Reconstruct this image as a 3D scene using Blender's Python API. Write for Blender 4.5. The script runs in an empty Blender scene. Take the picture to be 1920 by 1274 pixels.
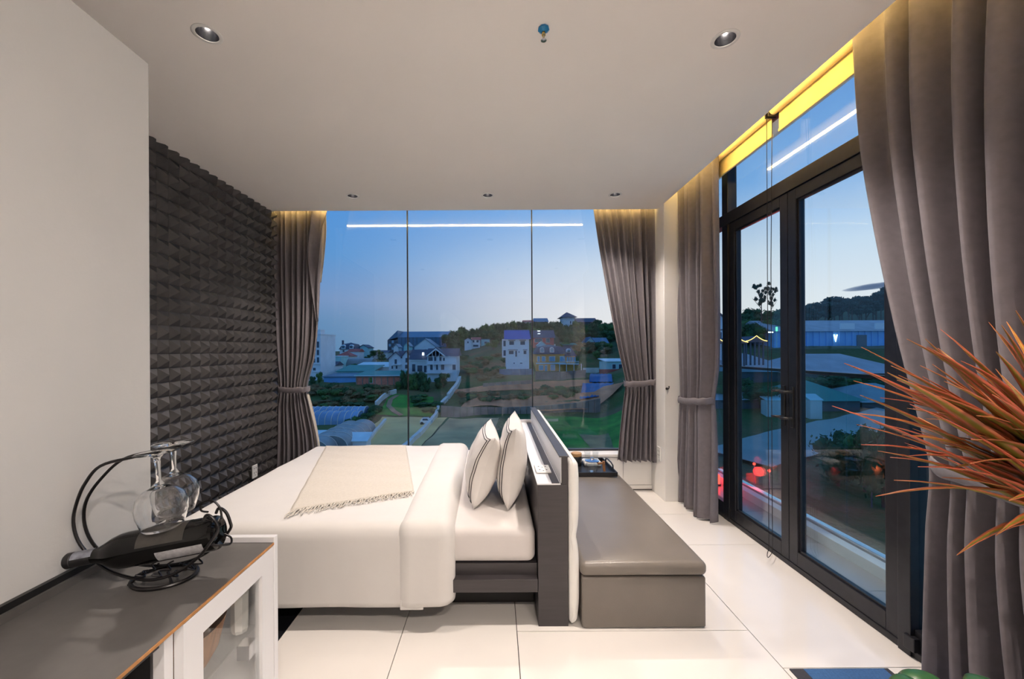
import bpy, bmesh, math, random
from mathutils import Vector, Matrix, Euler, noise

PI = math.pi
C = bpy.context.scene.collection
scene = bpy.context.scene

# ------------------------------------------------------------------ camera
F = 750.0                      # focal length in pixels of the 1920x1274 frame
VX, VY, EYE = 930.0, 657.0, 1.45
cam_d = bpy.data.cameras.new('camera')
cam_d.sensor_width = 36.0
cam_d.lens = F / 1920 * 36
cam_d.shift_x = (960 - VX) / 1920
cam_d.shift_y = (VY - 637) / 1920
cam_d.clip_start = 0.02
cam_d.clip_end = 2000
cam = bpy.data.objects.new('camera', cam_d)
C.objects.link(cam)
cam.matrix_world = Matrix.Translation((0, 0, EYE)) @ Euler((PI / 2, 0, 0)).to_matrix().to_4x4() @ Matrix.Rotation(math.radians(-0.3), 4, 'Z')
scene.camera = cam

# ------------------------------------------------------------------ view
scene.view_settings.view_transform = 'Standard'
scene.view_settings.look = 'None'
scene.view_settings.exposure = 0.32
scene.view_settings.gamma = 1.0
scene.view_settings.use_curve_mapping = False

# ------------------------------------------------------------------ dusk sky
def srgb(r, g, b):
    def f(c):
        c /= 255.0
        return c / 12.92 if c <= 0.04045 else ((c + 0.055) / 1.055) ** 2.4
    return (f(r), f(g), f(b), 1.0)

def ramp(nt, stops, interp='LINEAR'):
    n = nt.nodes.new('ShaderNodeValToRGB')
    cr = n.color_ramp
    cr.interpolation = interp
    while len(cr.elements) > 1:
        cr.elements.remove(cr.elements[-1])
    cr.elements[0].position = stops[0][0]
    cr.elements[0].color = stops[0][1]
    for p, c in stops[1:]:
        e = cr.elements.new(p)
        e.color = c
    return n

world = bpy.data.worlds.new('dusk_sky')
scene.world = world
world.use_nodes = True
nt = world.node_tree
nt.nodes.clear()
tc = nt.nodes.new('ShaderNodeTexCoord')
sep = nt.nodes.new('ShaderNodeSeparateXYZ')
nt.links.new(tc.outputs['Generated'], sep.inputs[0])
# elevation 0..1 (sine of the angle above the horizon)
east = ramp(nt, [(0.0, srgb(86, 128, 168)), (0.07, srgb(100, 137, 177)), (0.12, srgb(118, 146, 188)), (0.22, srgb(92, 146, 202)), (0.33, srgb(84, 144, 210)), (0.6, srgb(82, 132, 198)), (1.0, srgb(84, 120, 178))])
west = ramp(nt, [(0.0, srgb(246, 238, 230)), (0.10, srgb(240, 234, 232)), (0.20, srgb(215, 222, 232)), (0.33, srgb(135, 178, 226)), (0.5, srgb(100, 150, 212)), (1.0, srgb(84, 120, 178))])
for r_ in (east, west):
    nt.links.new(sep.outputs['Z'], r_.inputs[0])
dotn = nt.nodes.new('ShaderNodeVectorMath')
dotn.operation = 'DOT_PRODUCT'
nt.links.new(tc.outputs['Generated'], dotn.inputs[0])
dotn.inputs[1].default_value = (math.sin(math.radians(55)), math.cos(math.radians(55)), 0.0)
mr = nt.nodes.new('ShaderNodeMapRange')
mr.interpolation_type = 'SMOOTHSTEP'
mr.inputs['From Min'].default_value = 0.15
mr.inputs['From Max'].default_value = 0.96
nt.links.new(dotn.outputs['Value'], mr.inputs['Value'])
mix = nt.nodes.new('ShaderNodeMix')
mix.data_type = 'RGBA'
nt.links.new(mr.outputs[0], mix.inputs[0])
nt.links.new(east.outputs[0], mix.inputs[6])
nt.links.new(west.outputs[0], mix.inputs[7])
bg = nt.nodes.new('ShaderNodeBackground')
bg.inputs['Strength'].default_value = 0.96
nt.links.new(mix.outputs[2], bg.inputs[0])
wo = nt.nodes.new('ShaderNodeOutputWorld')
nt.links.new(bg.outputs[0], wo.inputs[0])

DOWNLIGHT_W = 150.0
STRIP = 50.0

# ------------------------------------------------------------------ helpers
def at(px, py, Y):
    return Vector(((px - VX) / F * Y, Y, EYE - (py - VY) / F * Y))

MATS = {}
def mat(name, col, rough=0.5, metal=0.0, var=0.0, scale=8.0, bump=0.0, bscale=None, spec=None, sheen=0.0, coat=0.0, emit=None, estr=0.0, stretch=None, detail=3.0):
    """principled material with procedural colour variation and bump in object space"""
    m = bpy.data.materials.new(name)
    m.use_nodes = True
    t = m.node_tree
    b = t.nodes['Principled BSDF']
    b.inputs['Roughness'].default_value = rough
    b.inputs['Metallic'].default_value = metal
    if spec is not None:
        b.inputs['Specular IOR Level'].default_value = spec
    if sheen:
        b.inputs['Sheen Weight'].default_value = sheen
    if coat:
        b.inputs['Coat Weight'].default_value = coat
        b.inputs['Coat Roughness'].default_value = 0.05
    c = col if len(col) == 4 else (*col, 1.0)
    b.inputs['Base Color'].default_value = c
    if emit is not None:
        b.inputs['Emission Color'].default_value = (*emit[:3], 1.0)
        b.inputs['Emission Strength'].default_value = estr
    if var or bump:
        g = t.nodes.new('ShaderNodeTexCoord')
        vec = g.outputs['Object']
        if stretch:
            mp = t.nodes.new('ShaderNodeMapping')
            mp.inputs['Scale'].default_value = stretch
            t.links.new(vec, mp.inputs[0])
            vec = mp.outputs[0]
        n = t.nodes.new('ShaderNodeTexNoise')
        n.inputs['Scale'].default_value = scale
        n.inputs['Detail'].default_value = detail
        t.links.new(vec, n.inputs['Vector'])
        if var:
            lo = tuple(max(0.0, x * (1 - var)) for x in c[:3]) + (1.0,)
            hi = tuple(min(1.0, x * (1 + var)) for x in c[:3]) + (1.0,)
            rp = ramp(t, [(0.3, lo), (0.7, hi)])
            t.links.new(n.outputs['Fac'], rp.inputs[0])
            t.links.new(rp.outputs[0], b.inputs['Base Color'])
        if bump:
            n2 = n
            if bscale:
                n2 = t.nodes.new('ShaderNodeTexNoise')
                n2.inputs['Scale'].default_value = bscale
                n2.inputs['Detail'].default_value = 2.0
                t.links.new(vec, n2.inputs['Vector'])
            bp = t.nodes.new('ShaderNodeBump')
            bp.inputs['Strength'].default_value = bump
            bp.inputs['Distance'].default_value = 0.01
            t.links.new(n2.outputs['Fac'], bp.inputs['Height'])
            t.links.new(bp.outputs[0], b.inputs['Normal'])
    MATS[name] = m
    return m

def emission(name, col, strength):
    m = bpy.data.materials.new(name)
    m.use_nodes = True
    t = m.node_tree
    t.nodes.clear()
    e = t.nodes.new('ShaderNodeEmission')
    e.inputs[0].default_value = (*col[:3], 1)
    e.inputs[1].default_value = strength
    o = t.nodes.new('ShaderNodeOutputMaterial')
    t.links.new(e.outputs[0], o.inputs[0])
    MATS[name] = m
    return m

def window_glass(name, tint, ior=1.5, boost=0.0):
    """thin architectural glass: transmits a tint, mirrors by Fresnel"""
    m = bpy.data.materials.new(name)
    m.use_nodes = True
    t = m.node_tree
    t.nodes.clear()
    tr = t.nodes.new('ShaderNodeBsdfTransparent')
    tr.inputs[0].default_value = (*tint, 1)
    gl = t.nodes.new('ShaderNodeBsdfGlossy')
    gl.inputs['Roughness'].default_value = 0.0
    gl.inputs[0].default_value = (1, 1, 1, 1)
    # Schlick reflectance, the same from either side of the pane
    f0 = ((ior - 1) / (ior + 1)) ** 2
    lw = t.nodes.new('ShaderNodeLayerWeight')
    lw.inputs[0].default_value = 0.5
    pw = t.nodes.new('ShaderNodeMath'); pw.operation = 'POWER'; pw.inputs[1].default_value = 5.0
    t.links.new(lw.outputs['Facing'], pw.inputs[0])
    ad = t.nodes.new('ShaderNodeMath')
    ad.operation = 'MULTIPLY_ADD'
    ad.use_clamp = True
    ad.inputs[1].default_value = 1 - f0
    ad.inputs[2].default_value = f0 + boost
    t.links.new(pw.outputs[0], ad.inputs[0])
    mx = t.nodes.new('ShaderNodeMixShader')
    t.links.new(ad.outputs[0], mx.inputs[0])
    t.links.new(tr.outputs[0], mx.inputs[1])
    t.links.new(gl.outputs[0], mx.inputs[2])
    o = t.nodes.new('ShaderNodeOutputMaterial')
    t.links.new(mx.outputs[0], o.inputs[0])
    MATS[name] = m
    return m

OFF = {}          # world offset of every translation-only parent
class MB:
    def __init__(s):
        s.v = []; s.f = []
    def add(s, vs, fs):
        b = len(s.v)
        s.v += [Vector(v) for v in vs]
        s.f += [tuple(i + b for i in f) for f in fs]
        return s
    def box(s, x0, x1, y0, y1, z0, z1):
        vs = [(x, y, z) for z in (z0, z1) for y in (y0, y1) for x in (x0, x1)]
        return s.add(vs, [(0, 2, 3, 1), (4, 5, 7, 6), (0, 1, 5, 4), (2, 6, 7, 3), (0, 4, 6, 2), (1, 3, 7, 5)])
    def hexa(s, p):
        """eight corners: bottom ring of four, top ring of four"""
        return s.add(p, [(3, 2, 1, 0), (4, 5, 6, 7), (0, 1, 5, 4), (1, 2, 6, 5), (2, 3, 7, 6), (3, 0, 4, 7)])
    def prism(s, poly, a0, a1, axis='y'):
        """extrude a 2-D outline along an axis; y: outline is (x,z); x: (y,z); z: (x,y)"""
        def p(q, a):
            return {'y': (q[0], a, q[1]), 'x': (a, q[0], q[1]), 'z': (q[0], q[1], a)}[axis]
        n = len(poly)
        vs = [p(q, a0) for q in poly] + [p(q, a1) for q in poly]
        fs = [tuple(range(n - 1, -1, -1)), tuple(range(n, 2 * n))]
        fs += [(i, (i + 1) % n, n + (i + 1) % n, n + i) for i in range(n)]
        return s.add(vs, fs)
    def lathe(s, prof, c, n=32, axis='z', cap=True):
        """prof: list of (radius, height); spun about an axis through c"""
        vs = []; fs = []
        c = Vector(c)
        for r, h in prof:
            for k in range(n):
                a = 2 * PI * k / n
                q = {'z': Vector((r * math.cos(a), r * math.sin(a), h)), 'x': Vector((h, r * math.cos(a), r * math.sin(a))), 'y': Vector((r * math.sin(a), h, r * math.cos(a)))}[axis]
                vs.append(c + q)
        m = len(prof)
        for i in range(m - 1):
            for k in range(n):
                fs.append((i * n + k, i * n + (k + 1) % n, (i + 1) * n + (k + 1) % n, (i + 1) * n + k))
        if cap:
            fs.append(tuple(range(n - 1, -1, -1)))
            fs.append(tuple((m - 1) * n + k for k in range(n)))
        return s.add(vs, fs)
    def tube(s, pts, r, n=8, closed=False):
        pts = [Vector(p) for p in pts]
        m = len(pts)
        rs = r if isinstance(r, (list, tuple)) else [r] * m
        vs = []; fs = []
        prev = None
        for i, p in enumerate(pts):
            if closed:
                d = pts[(i + 1) % m] - pts[i - 1]
            else:
                d = pts[min(i + 1, m - 1)] - pts[max(i - 1, 0)]
            d.normalize()
            if prev is None:
                u = d.orthogonal().normalized()
            else:
                u = (prev - d * prev.dot(d))
                u = u.normalized() if u.length > 1e-6 else d.orthogonal().normalized()
            prev = u
            w = d.cross(u)
            for k in range(n):
                a = 2 * PI * k / n
                vs.append(p + (u * math.cos(a) + w * math.sin(a)) * rs[i])
        for i in range(m if closed else m - 1):
            j = (i + 1) % m
            for k in range(n):
                fs.append((i * n + k, i * n + (k + 1) % n, j * n + (k + 1) % n, j * n + k))
        if not closed:
            fs.append(tuple(range(n - 1, -1, -1)))
            fs.append(tuple((m - 1) * n + k for k in range(n)))
        return s.add(vs, fs)
    def grid(s, fn, nu, nv, closed_u=False):
        vs = [fn(i / nu, j / nv) for j in range(nv + 1) for i in range(nu + (0 if closed_u else 1))]
        w = nu if closed_u else nu + 1
        fs = []
        for j in range(nv):
            for i in range(nu):
                i2 = (i + 1) % w
                fs.append((j * w + i, j * w + i2, (j + 1) * w + i2, (j + 1) * w + i))
        return s.add(vs, fs)
    def xf(s, M, start=0):
        for i in range(start, len(s.v)):
            s.v[i] = M @ s.v[i]
        return s
    def mesh(s, name, off=Vector((0, 0, 0)), m=None, smooth=False, angle=None):
        me = bpy.data.meshes.new(name)
        me.from_pydata([v - off for v in s.v], [], s.f)
        bm = bmesh.new(); bm.from_mesh(me)
        bmesh.ops.recalc_face_normals(bm, faces=bm.faces)
        if smooth and angle:
            for e in bm.edges:
                e.smooth = not (len(e.link_faces) == 2 and e.calc_face_angle(0) > angle)
        bm.to_mesh(me); bm.free()
        if smooth:
            me.polygons.foreach_set('use_smooth', [True] * len(me.polygons))
        if m is not None:
            me.materials.append(m)
        me.update()
        return me
    def build(s, name, m, parent=None, smooth=False, angle=0.7, bevel=0.0, seg=2, solid=0.0, subsurf=0, at_base=False):
        off = Vector((0, 0, 0))
        if parent is not None:
            off = OFF.get(parent.name, Vector((0, 0, 0)))
        loc = Vector((0, 0, 0))
        if parent is None and at_base:
            xs = [v.x for v in s.v]; ys = [v.y for v in s.v]; zs = [v.z for v in s.v]
            off = loc = Vector(((min(xs) + max(xs)) / 2, (min(ys) + max(ys)) / 2, min(zs)))
        me = s.mesh(name, off, MATS[m] if isinstance(m, str) else m, smooth, angle)
        o = bpy.data.objects.new(name, me)
        C.objects.link(o)
        o.location = loc
        if parent is not None:
            o.parent = parent
        OFF[o.name] = off.copy()
        if solid:
            md = o.modifiers.new('thickness', 'SOLIDIFY'); md.thickness = solid; md.offset = 0
        if bevel:
            md = o.modifiers.new('bevel', 'BEVEL'); md.width = bevel; md.segments = seg; md.limit_method = 'ANGLE'; md.angle_limit = 0.6
            md.harden_normals = False
        if subsurf:
            md = o.modifiers.new('subsurf', 'SUBSURF'); md.levels = subsurf; md.render_levels = subsurf
        return o

def box(name, m, x0, x1, y0, y1, z0, z1, parent=None, bevel=0.0, **k):
    return MB().box(x0, x1, y0, y1, z0, z1).build(name, m, parent, bevel=bevel, **k)

def tag(o, label=None, cat=None, group=None, kind=None):
    if label: o['label'] = label
    if cat: o['category'] = cat
    if group: o['group'] = group
    if kind: o['kind'] = kind
    return o

def thing(name, loc, label, cat, group=None):
    o = bpy.data.objects.new(name, None)
    o.empty_display_size = 0.1
    C.objects.link(o)
    o.location = loc
    OFF[o.name] = Vector(loc)
    return tag(o, label, cat, group)

def struct(o):
    o['kind'] = 'structure'
    return o

def copy_tree(o, parent=None):
    c = o.copy()
    C.objects.link(c)
    if parent is not None:
        c.parent = parent
    for ch in o.children:
        copy_tree(ch, c)
    return c

def rounded_box(x0, x1, y0, y1, z0, z1, r, n=6, faces='xXyYzZ', div=(10, 10, 6), fn=None):
    """box surface whose edges are rounded by radius r; faces left out stay open"""
    mb = MB()
    lo = Vector((x0, y0, z0)); hi = Vector((x1, y1, z1))
    def cuts(a, b, d, ra, rb):
        out = []
        out += [a + ra * i / n for i in range(n)] if ra else []
        s_, e_ = a + ra, b - rb
        out += [s_ + (e_ - s_) * i / d for i in range(d)]
        out += [e_ + rb * i / n for i in range(n)] if rb else [e_]
        out.append(b)
        o2 = [out[0]]
        for q in out[1:]:
            if q - o2[-1] > 1e-6: o2.append(q)
        return o2
    R = lambda ch: r if ch in faces else 0.0
    cx = cuts(x0, x1, div[0], R('x'), R('X'))
    cy = cuts(y0, y1, div[1], R('y'), R('Y'))
    cz = cuts(z0, z1, div[2], R('z'), R('Z'))
    ilo = Vector((x0 + R('x'), y0 + R('y'), z0 + R('z'))); ihi = Vector((x1 - R('X'), y1 - R('Y'), z1 - R('Z')))
    def rnd(p):
        p = Vector(p)
        q = Vector([min(max(p[i], ilo[i]), ihi[i]) for i in range(3)])
        d = p - q
        if d.length > 1e-9:
            p = q + d.normalized() * r
        return fn(p) if fn else p
    def face(us, vs, mk):
        w = len(us)
        pts = [rnd(mk(u, v)) for v in vs for u in us]
        fs = [(j * w + i, j * w + i + 1, (j + 1) * w + i + 1, (j + 1) * w + i) for j in range(len(vs) - 1) for i in range(w - 1)]
        mb.add(pts, fs)
    if 'Z' in faces: face(cx, cy, lambda u, v: (u, v, z1))
    if 'z' in faces: face(cx, cy, lambda u, v: (u, v, z0))
    if 'y' in faces: face(cx, cz, lambda u, v: (u, y0, v))
    if 'Y' in faces: face(cx, cz, lambda u, v: (u, y1, v))
    if 'x' in faces: face(cy, cz, lambda u, v: (x0, u, v))
    if 'X' in faces: face(cy, cz, lambda u, v: (x1, u, v))
    # weld the seams
    bm = bmesh.new()
    bv = [bm.verts.new(v) for v in mb.v]
    for f in mb.f:
        try: bm.faces.new([bv[i] for i in f])
        except ValueError: pass
    bmesh.ops.remove_doubles(bm, verts=bm.verts, dist=1e-5)
    bm.verts.index_update()
    out = MB()
    out.add([v.co.copy() for v in bm.verts], [tuple(v.index for v in f.verts) for f in bm.faces])
    bm.free()
    return out

def spot(name, loc, power, col=(1, 0.87, 0.77), size=108, blend=1.0, rad=0.035, aim=None, parent=None):
    d = bpy.data.lights.new(name, 'SPOT')
    d.energy = power; d.color = col; d.spot_size = math.radians(size); d.spot_blend = blend; d.shadow_soft_size = rad
    o = bpy.data.objects.new(name, d)
    C.objects.link(o)
    o.location = Vector(loc) - (OFF[parent.name] if parent is not None else Vector((0, 0, 0)))
    if parent is not None: o.parent = parent
    return o

def interp(tab, t):
    if t <= tab[0][0]: return tab[0][1]
    for (a, va), (b, vb) in zip(tab, tab[1:]):
        if t <= b:
            k = (t - a) / (b - a)
            return va + (vb - va) * k
    return tab[-1][1]

def smooth_interp(tab, t):
    """monotone-ish cubic through the table"""
    n = len(tab)
    if t <= tab[0][0]: return tab[0][1]
    if t >= tab[-1][0]: return tab[-1][1]
    for i in range(n - 1):
        if t <= tab[i + 1][0]:
            x0, y0 = tab[i]; x1, y1 = tab[i + 1]
            m0 = (tab[i + 1][1] - tab[i - 1][1]) / (tab[i + 1][0] - tab[i - 1][0]) if i > 0 else (y1 - y0) / (x1 - x0)
            m1 = (tab[i + 2][1] - tab[i][1]) / (tab[i + 2][0] - tab[i][0]) if i < n - 2 else (y1 - y0) / (x1 - x0)
            h = x1 - x0; s = (t - x0) / h
            return (2 * s ** 3 - 3 * s ** 2 + 1) * y0 + (s ** 3 - 2 * s ** 2 + s) * h * m0 + (-2 * s ** 3 + 3 * s ** 2) * y1 + (s ** 3 - s ** 2) * h * m1

# ================================================================== materials
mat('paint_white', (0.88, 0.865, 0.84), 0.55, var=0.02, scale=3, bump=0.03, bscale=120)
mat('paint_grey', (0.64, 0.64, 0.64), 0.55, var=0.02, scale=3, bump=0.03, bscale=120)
mat('ceiling_paint', (0.95, 0.905, 0.87), 0.6, var=0.015, scale=2)
mat('tile_cream', (0.82, 0.785, 0.745), 0.10, var=0.03, scale=2.0, spec=0.5, coat=0.2)
mat('tile_black', (0.012, 0.013, 0.016), 0.25, var=0.2, scale=4)
mat('grout_dark', (0.05, 0.045, 0.04), 0.8)
mat('foam_charcoal', (0.062, 0.058, 0.059), 0.42, var=0.25, scale=5, bump=0.05, bscale=90)
mat('aluminium_dark', (0.022, 0.022, 0.027), 0.32, metal=0.3, var=0.15, scale=20)
mat('steel', (0.75, 0.75, 0.77), 0.18, metal=1.0)
mat('chrome_cup', (0.30, 0.30, 0.33), 0.20, metal=1.0)
mat('plastic_white', (0.82, 0.81, 0.79), 0.35)
mat('plastic_black', (0.012, 0.012, 0.013), 0.35)
mat('plastic_blue', (0.02, 0.22, 0.48), 0.3)
mat('blind_fabric', (0.74, 0.60, 0.30), 0.8, var=0.08, scale=6)
mat('curtain_fabric', (0.172, 0.155, 0.172), 0.75, var=0.08, scale=30, sheen=0.10, bump=0.06, bscale=400)
mat('linen_white', (0.64, 0.62, 0.60), 0.75, var=0.015, scale=6, bump=0.12, bscale=14, sheen=0.1)
mat('sheet_white', (0.62, 0.585, 0.57), 0.7, var=0.02, scale=6, bump=0.1, bscale=11, sheen=0.1)
mat('pillow_cotton', (0.66, 0.63, 0.60), 0.7, var=0.03, scale=10, bump=0.25, bscale=16, sheen=0.1)
mat('throw_cream', (0.585, 0.54, 0.475), 0.85, var=0.04, scale=60, bump=0.3, bscale=160)
mat('thread_black', (0.012, 0.010, 0.014), 0.6)
mat('laminate_dark', (0.042, 0.037, 0.040), 0.38, var=0.12, scale=6, stretch=(1, 1, 12))
mat('leather_taupe', (0.18, 0.158, 0.138), 0.30, var=0.06, scale=5, bump=0.10, bscale=220)
mat('leather_white', (0.80, 0.785, 0.75), 0.38, var=0.03, scale=4, bump=0.06, bscale=120)
mat('counter_grey', (0.105, 0.100, 0.096), 0.42, var=0.06, scale=40, spec=0.4)
mat('edge_orange', (0.42, 0.19, 0.06), 0.6, var=0.2, scale=40)
mat('lacquer_white', (0.72, 0.72, 0.74), 0.3, var=0.01, scale=3)
mat('wire_black', (0.010, 0.009, 0.010), 0.35, metal=0.4)
mat('bottle_dark', (0.004, 0.004, 0.004), 0.04, spec=0.30)
mat('label_grey', (0.035, 0.032, 0.028), 0.5, var=0.3, scale=60)
mat('label_white', (0.34, 0.34, 0.36), 0.5, var=0.3, scale=90)
mat('foil_silver', (0.34, 0.36, 0.42), 0.3, metal=0.7, var=0.4, scale=60)
mat('wood_warm', (0.30, 0.13, 0.05), 0.45, var=0.35, scale=14, stretch=(1, 8, 1))
mat('wood_light', (0.52, 0.30, 0.13), 0.5, var=0.25, scale=20, stretch=(1, 1, 6))
mat('mat_blue', (0.035, 0.11, 0.27), 0.8, var=0.15, scale=120, bump=0.3, bscale=200)
mat('mat_dark', (0.035, 0.035, 0.045), 0.8, var=0.2, scale=120)
mat('brass', (0.6, 0.42, 0.12), 0.3, metal=1.0)
mat('balcony_tile', (0.36, 0.33, 0.31), 0.22, var=0.10, scale=1.6, spec=0.5)
mat('concrete_pale', (0.62, 0.66, 0.66), 0.5, var=0.05, scale=4)
window_glass('glass_window', (0.93, 0.96, 0.97), 1.40, 0.0)
window_glass('glass_door', (0.86, 0.93, 0.96), 1.5, 0.005)
window_glass('glass_rail', (0.72, 0.90, 0.91), 1.4, 0.0)
window_glass('glass_thin', (0.96, 0.97, 0.97), 1.45, 0.02)
emission('led_warm', (1.0, 0.66, 0.20), STRIP)
emission('bulb_warm', (1.0, 0.90, 0.78), 22.0)

# ================================================================== room shell
CEIL = 2.835
TOPZ = 3.15
XR = 1.60            # edge of the curtain pocket on the balcony side
YB = 3.95            # edge of the curtain pocket at the big window
XL = -2.23           # face of the studded wall
GLY = 4.28           # glass plane of the big window
GLX = 1.98           # glass plane of the balcony doors
WALLY = 4.135        # low wall under the window

# ---- floor with every tile its own piece
floor = struct(box('floor', 'grout_dark', -2.4, 2.03, -2.3, 4.35, -0.12, -0.012))
def tile(x0, x1, y0, y1, m='tile_cream', parent=floor, z=0.0, t=0.012):
    g = 0.002
    return box('tile', m, x0 + g, x1 - g, y0 + g, y1 - g, z - t, z, parent)
for xa, xb in ((-1.098, -0.489), (-0.489, 0.10)):
    for ya, yb in ((-2.3, -0.9), (-0.9, 0.3), (0.3, 1.48), (1.48, 2.68), (2.68, 3.88), (3.88, 4.3)):
        tile(xa, xb, ya, yb)
for k in range(-7, 8):
    y0 = 2.06 + 0.6 * (k - 0)
    if y0 > -2.4 and y0 < 4.2:
        tile(0.10, 1.293, max(y0, -2.3), min(y0 + 0.6, 4.3))
for ya, yb in ((-2.3, -0.6), (-0.6, 0.6), (0.6, 1.815), (1.815, 2.96), (2.96, 3.52), (3.52, 4.3)):
    tile(1.293, 2.02, ya, yb)
for ya, yb in ((-2.3, -0.6), (-0.6, 0.6), (0.6, 1.8), (1.8, 3.0), (3.0, 4.3)):
    tile(-2.38, -1.098, ya, yb, 'tile_black')

# ---- ceiling board with round openings for the downlights
LIGHTS = [(-1.25, 1.742), (1.03, 1.785), (-1.272, 3.57), (-0.067, 3.57), (1.07, 3.57)]
FILL_LIGHTS = [(0.35, -0.7), (1.15, -0.7)]  # unseen downlights added behind the camera to brighten ceiling and bed side
HR = 0.046
def ceiling_mesh():
    mb = MB()
    cell = 0.075
    allL = LIGHTS + FILL_LIGHTS
    xs = sorted({-2.24, XR} | {round(x + s * cell, 4) for x, y in allL for s in (-1, 1)})
    ys = sorted({-2.3, YB} | {round(y + s * cell, 4) for x, y in allL for s in (-1, 1)})
    holes = {}
    for x, y in allL:
        holes[(round(x - cell, 4), round(y - cell, 4))] = (x, y)
    skip = set()
    for i in range(len(xs) - 1):
        for j in range(len(ys) - 1):
            hit = None
            for x, y in allL:
                if xs[i] >= x - cell - 1e-4 and xs[i + 1] <= x + cell + 1e-4 and ys[j] >= y - cell - 1e-4 and ys[j + 1] <= y + cell + 1e-4:
                    hit = (x, y)
            if hit: continue
            mb.add([(xs[i], ys[j], CEIL), (xs[i + 1], ys[j], CEIL), (xs[i + 1], ys[j + 1], CEIL), (xs[i], ys[j + 1], CEIL)], [(0, 1, 2, 3)])
    n = 32
    for x, y in allL:
        outer = []; inner = []
        for k in range(n):
            a = 2 * PI * k / n
            c, s = math.cos(a), math.sin(a)
            q = cell / max(abs(c), abs(s))
            outer.append((x + c * q, y + s * q, CEIL)); inner.append((x + c * HR, y + s * HR, CEIL))
        mb.add(outer + inner, [(k, (k + 1) % n, n + (k + 1) % n, n + k) for k in range(n)])
    return mb
ceiling = struct(ceiling_mesh().build('ceiling', 'ceiling_paint'))
box('fascia', 'ceiling_paint', XR - 0.022, XR - 0.002, -2.3, 3.8, CEIL + 0.003, TOPZ, ceiling)
box('fascia', 'ceiling_paint', -2.24, XR - 0.022, YB - 0.022, YB - 0.002, CEIL + 0.003, TOPZ, ceiling)
box('roof_slab', 'ceiling_paint', -2.4, 2.25, -2.4, 4.5, TOPZ, TOPZ + 0.12, ceiling)

# ---- walls
wall_left = struct(box('wall_left', 'paint_white', -2.40, XL - 0.008, -2.3, 4.40, 0, TOPZ))
box('backing', 'foam_charcoal', XL - 0.0078, XL - 0.0045, 1.2, 4.40, 0, CEIL, wall_left)
struct(box('wall_rear', 'paint_white', -2.40, 2.1, -2.42, -2.30, 0, TOPZ))
struct(box('wall_right', 'paint_white', 1.95, 2.10, -2.3, 0.45, 0, TOPZ))
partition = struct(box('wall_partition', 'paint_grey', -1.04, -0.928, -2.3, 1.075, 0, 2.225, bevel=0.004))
column = struct(box('wall_column', 'paint_white', XR, 2.04, 3.80, 4.36, 0, TOPZ, bevel=0.004))
back = struct(box('wall_back', 'paint_white', -2.24, XR, WALLY, 4.36, 0, 0.345))
for xa, xb in ((-2.2, -0.9), (-0.9, 0.25), (0.25, 1.305), (1.305, XR)):
    box('panel', 'lacquer_white' if False else 'paint_white', xa + 0.003, xb - 0.003, WALLY - 0.012, WALLY, 0.055, 0.335, back, bevel=0.002)
struct(box('baseboard_back', 'paint_white', -2.24, XR, WALLY - 0.016, WALLY, 0.012, 0.05))
struct(box('trim_1', 'grout_dark', -2.24, XR, WALLY - 0.012, WALLY, 0.0, 0.012))

# ---- studded wall: square panels of five by five pyramids
PW = 0.0955
def panel_mesh(y0, z0, zclip0, zclip1, name):
    mb = MB()
    for i in range(5):
        for j in range(5):
            a, b = y0 + i * PW, y0 + (i + 1) * PW
            c, d = z0 + j * PW, z0 + (j + 1) * PW
            g = 0.0014
            g0 = 0.0022 if i == 0 else g; g1 = 0.0022 if i == 4 else g
            h0 = 0.0022 if j == 0 else g; h1 = 0.0022 if j == 4 else g
            a += g0; b -= g1; c += h0; d -= h1
            x = 0.0
            mb.add([(x, a, c), (x, b, c), (x, b, d), (x, a, d), (x + 0.004, a, c), (x + 0.004, b, c), (x + 0.004, b, d), (x + 0.004, a, d), (x + 0.046, (a + b) / 2, (c + d) / 2)],
                   [(0, 1, 5, 4), (1, 2, 6, 5), (2, 3, 7, 6), (3, 0, 4, 7), (4, 5, 8), (5, 6, 8), (6, 7, 8), (7, 4, 8)])
    me = mb.mesh(name, m=MATS['foam_charcoal'])
    if zclip0 is not None or zclip1 is not None:
        bm = bmesh.new(); bm.from_mesh(me)
        if zclip1 is not None:
            bmesh.ops.bisect_plane(bm, geom=bm.verts[:] + bm.edges[:] + bm.faces[:], plane_co=(0, 0, zclip1), plane_no=(0, 0, 1), clear_outer=True)
        if zclip0 is not None:
            bmesh.ops.bisect_plane(bm, geom=bm.verts[:] + bm.edges[:] + bm.faces[:], plane_co=(0, 0, zclip0), plane_no=(0, 0, -1), clear_outer=True)
        bm.to_mesh(me); bm.free()
    return me
full = panel_mesh(0, 0, None, None, 'stud_panel')
SZ = 5 * PW
zj = [2.679 - SZ * k for k in range(-1, 6)]          # joints
top_me = panel_mesh(0, 0, None, CEIL - 2.679 - 0.001, 'stud_panel')
low_z = 2.679 - 6 * SZ
low_me = panel_mesh(0, 0, -low_z + 0.002, None, 'stud_panel')
for ky in range(0, 7):
    yy = 3.205 + SZ * (ky - 4)
    for k in range(0, 7):
        z = 2.679 - SZ * k
        me = top_me if k == 0 else (low_me if k == 6 else full)
        o = bpy.data.objects.new('stud_panel', me)
        C.objects.link(o); o.parent = wall_left
        o.location = (XL - 0.004, yy, z)

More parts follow.
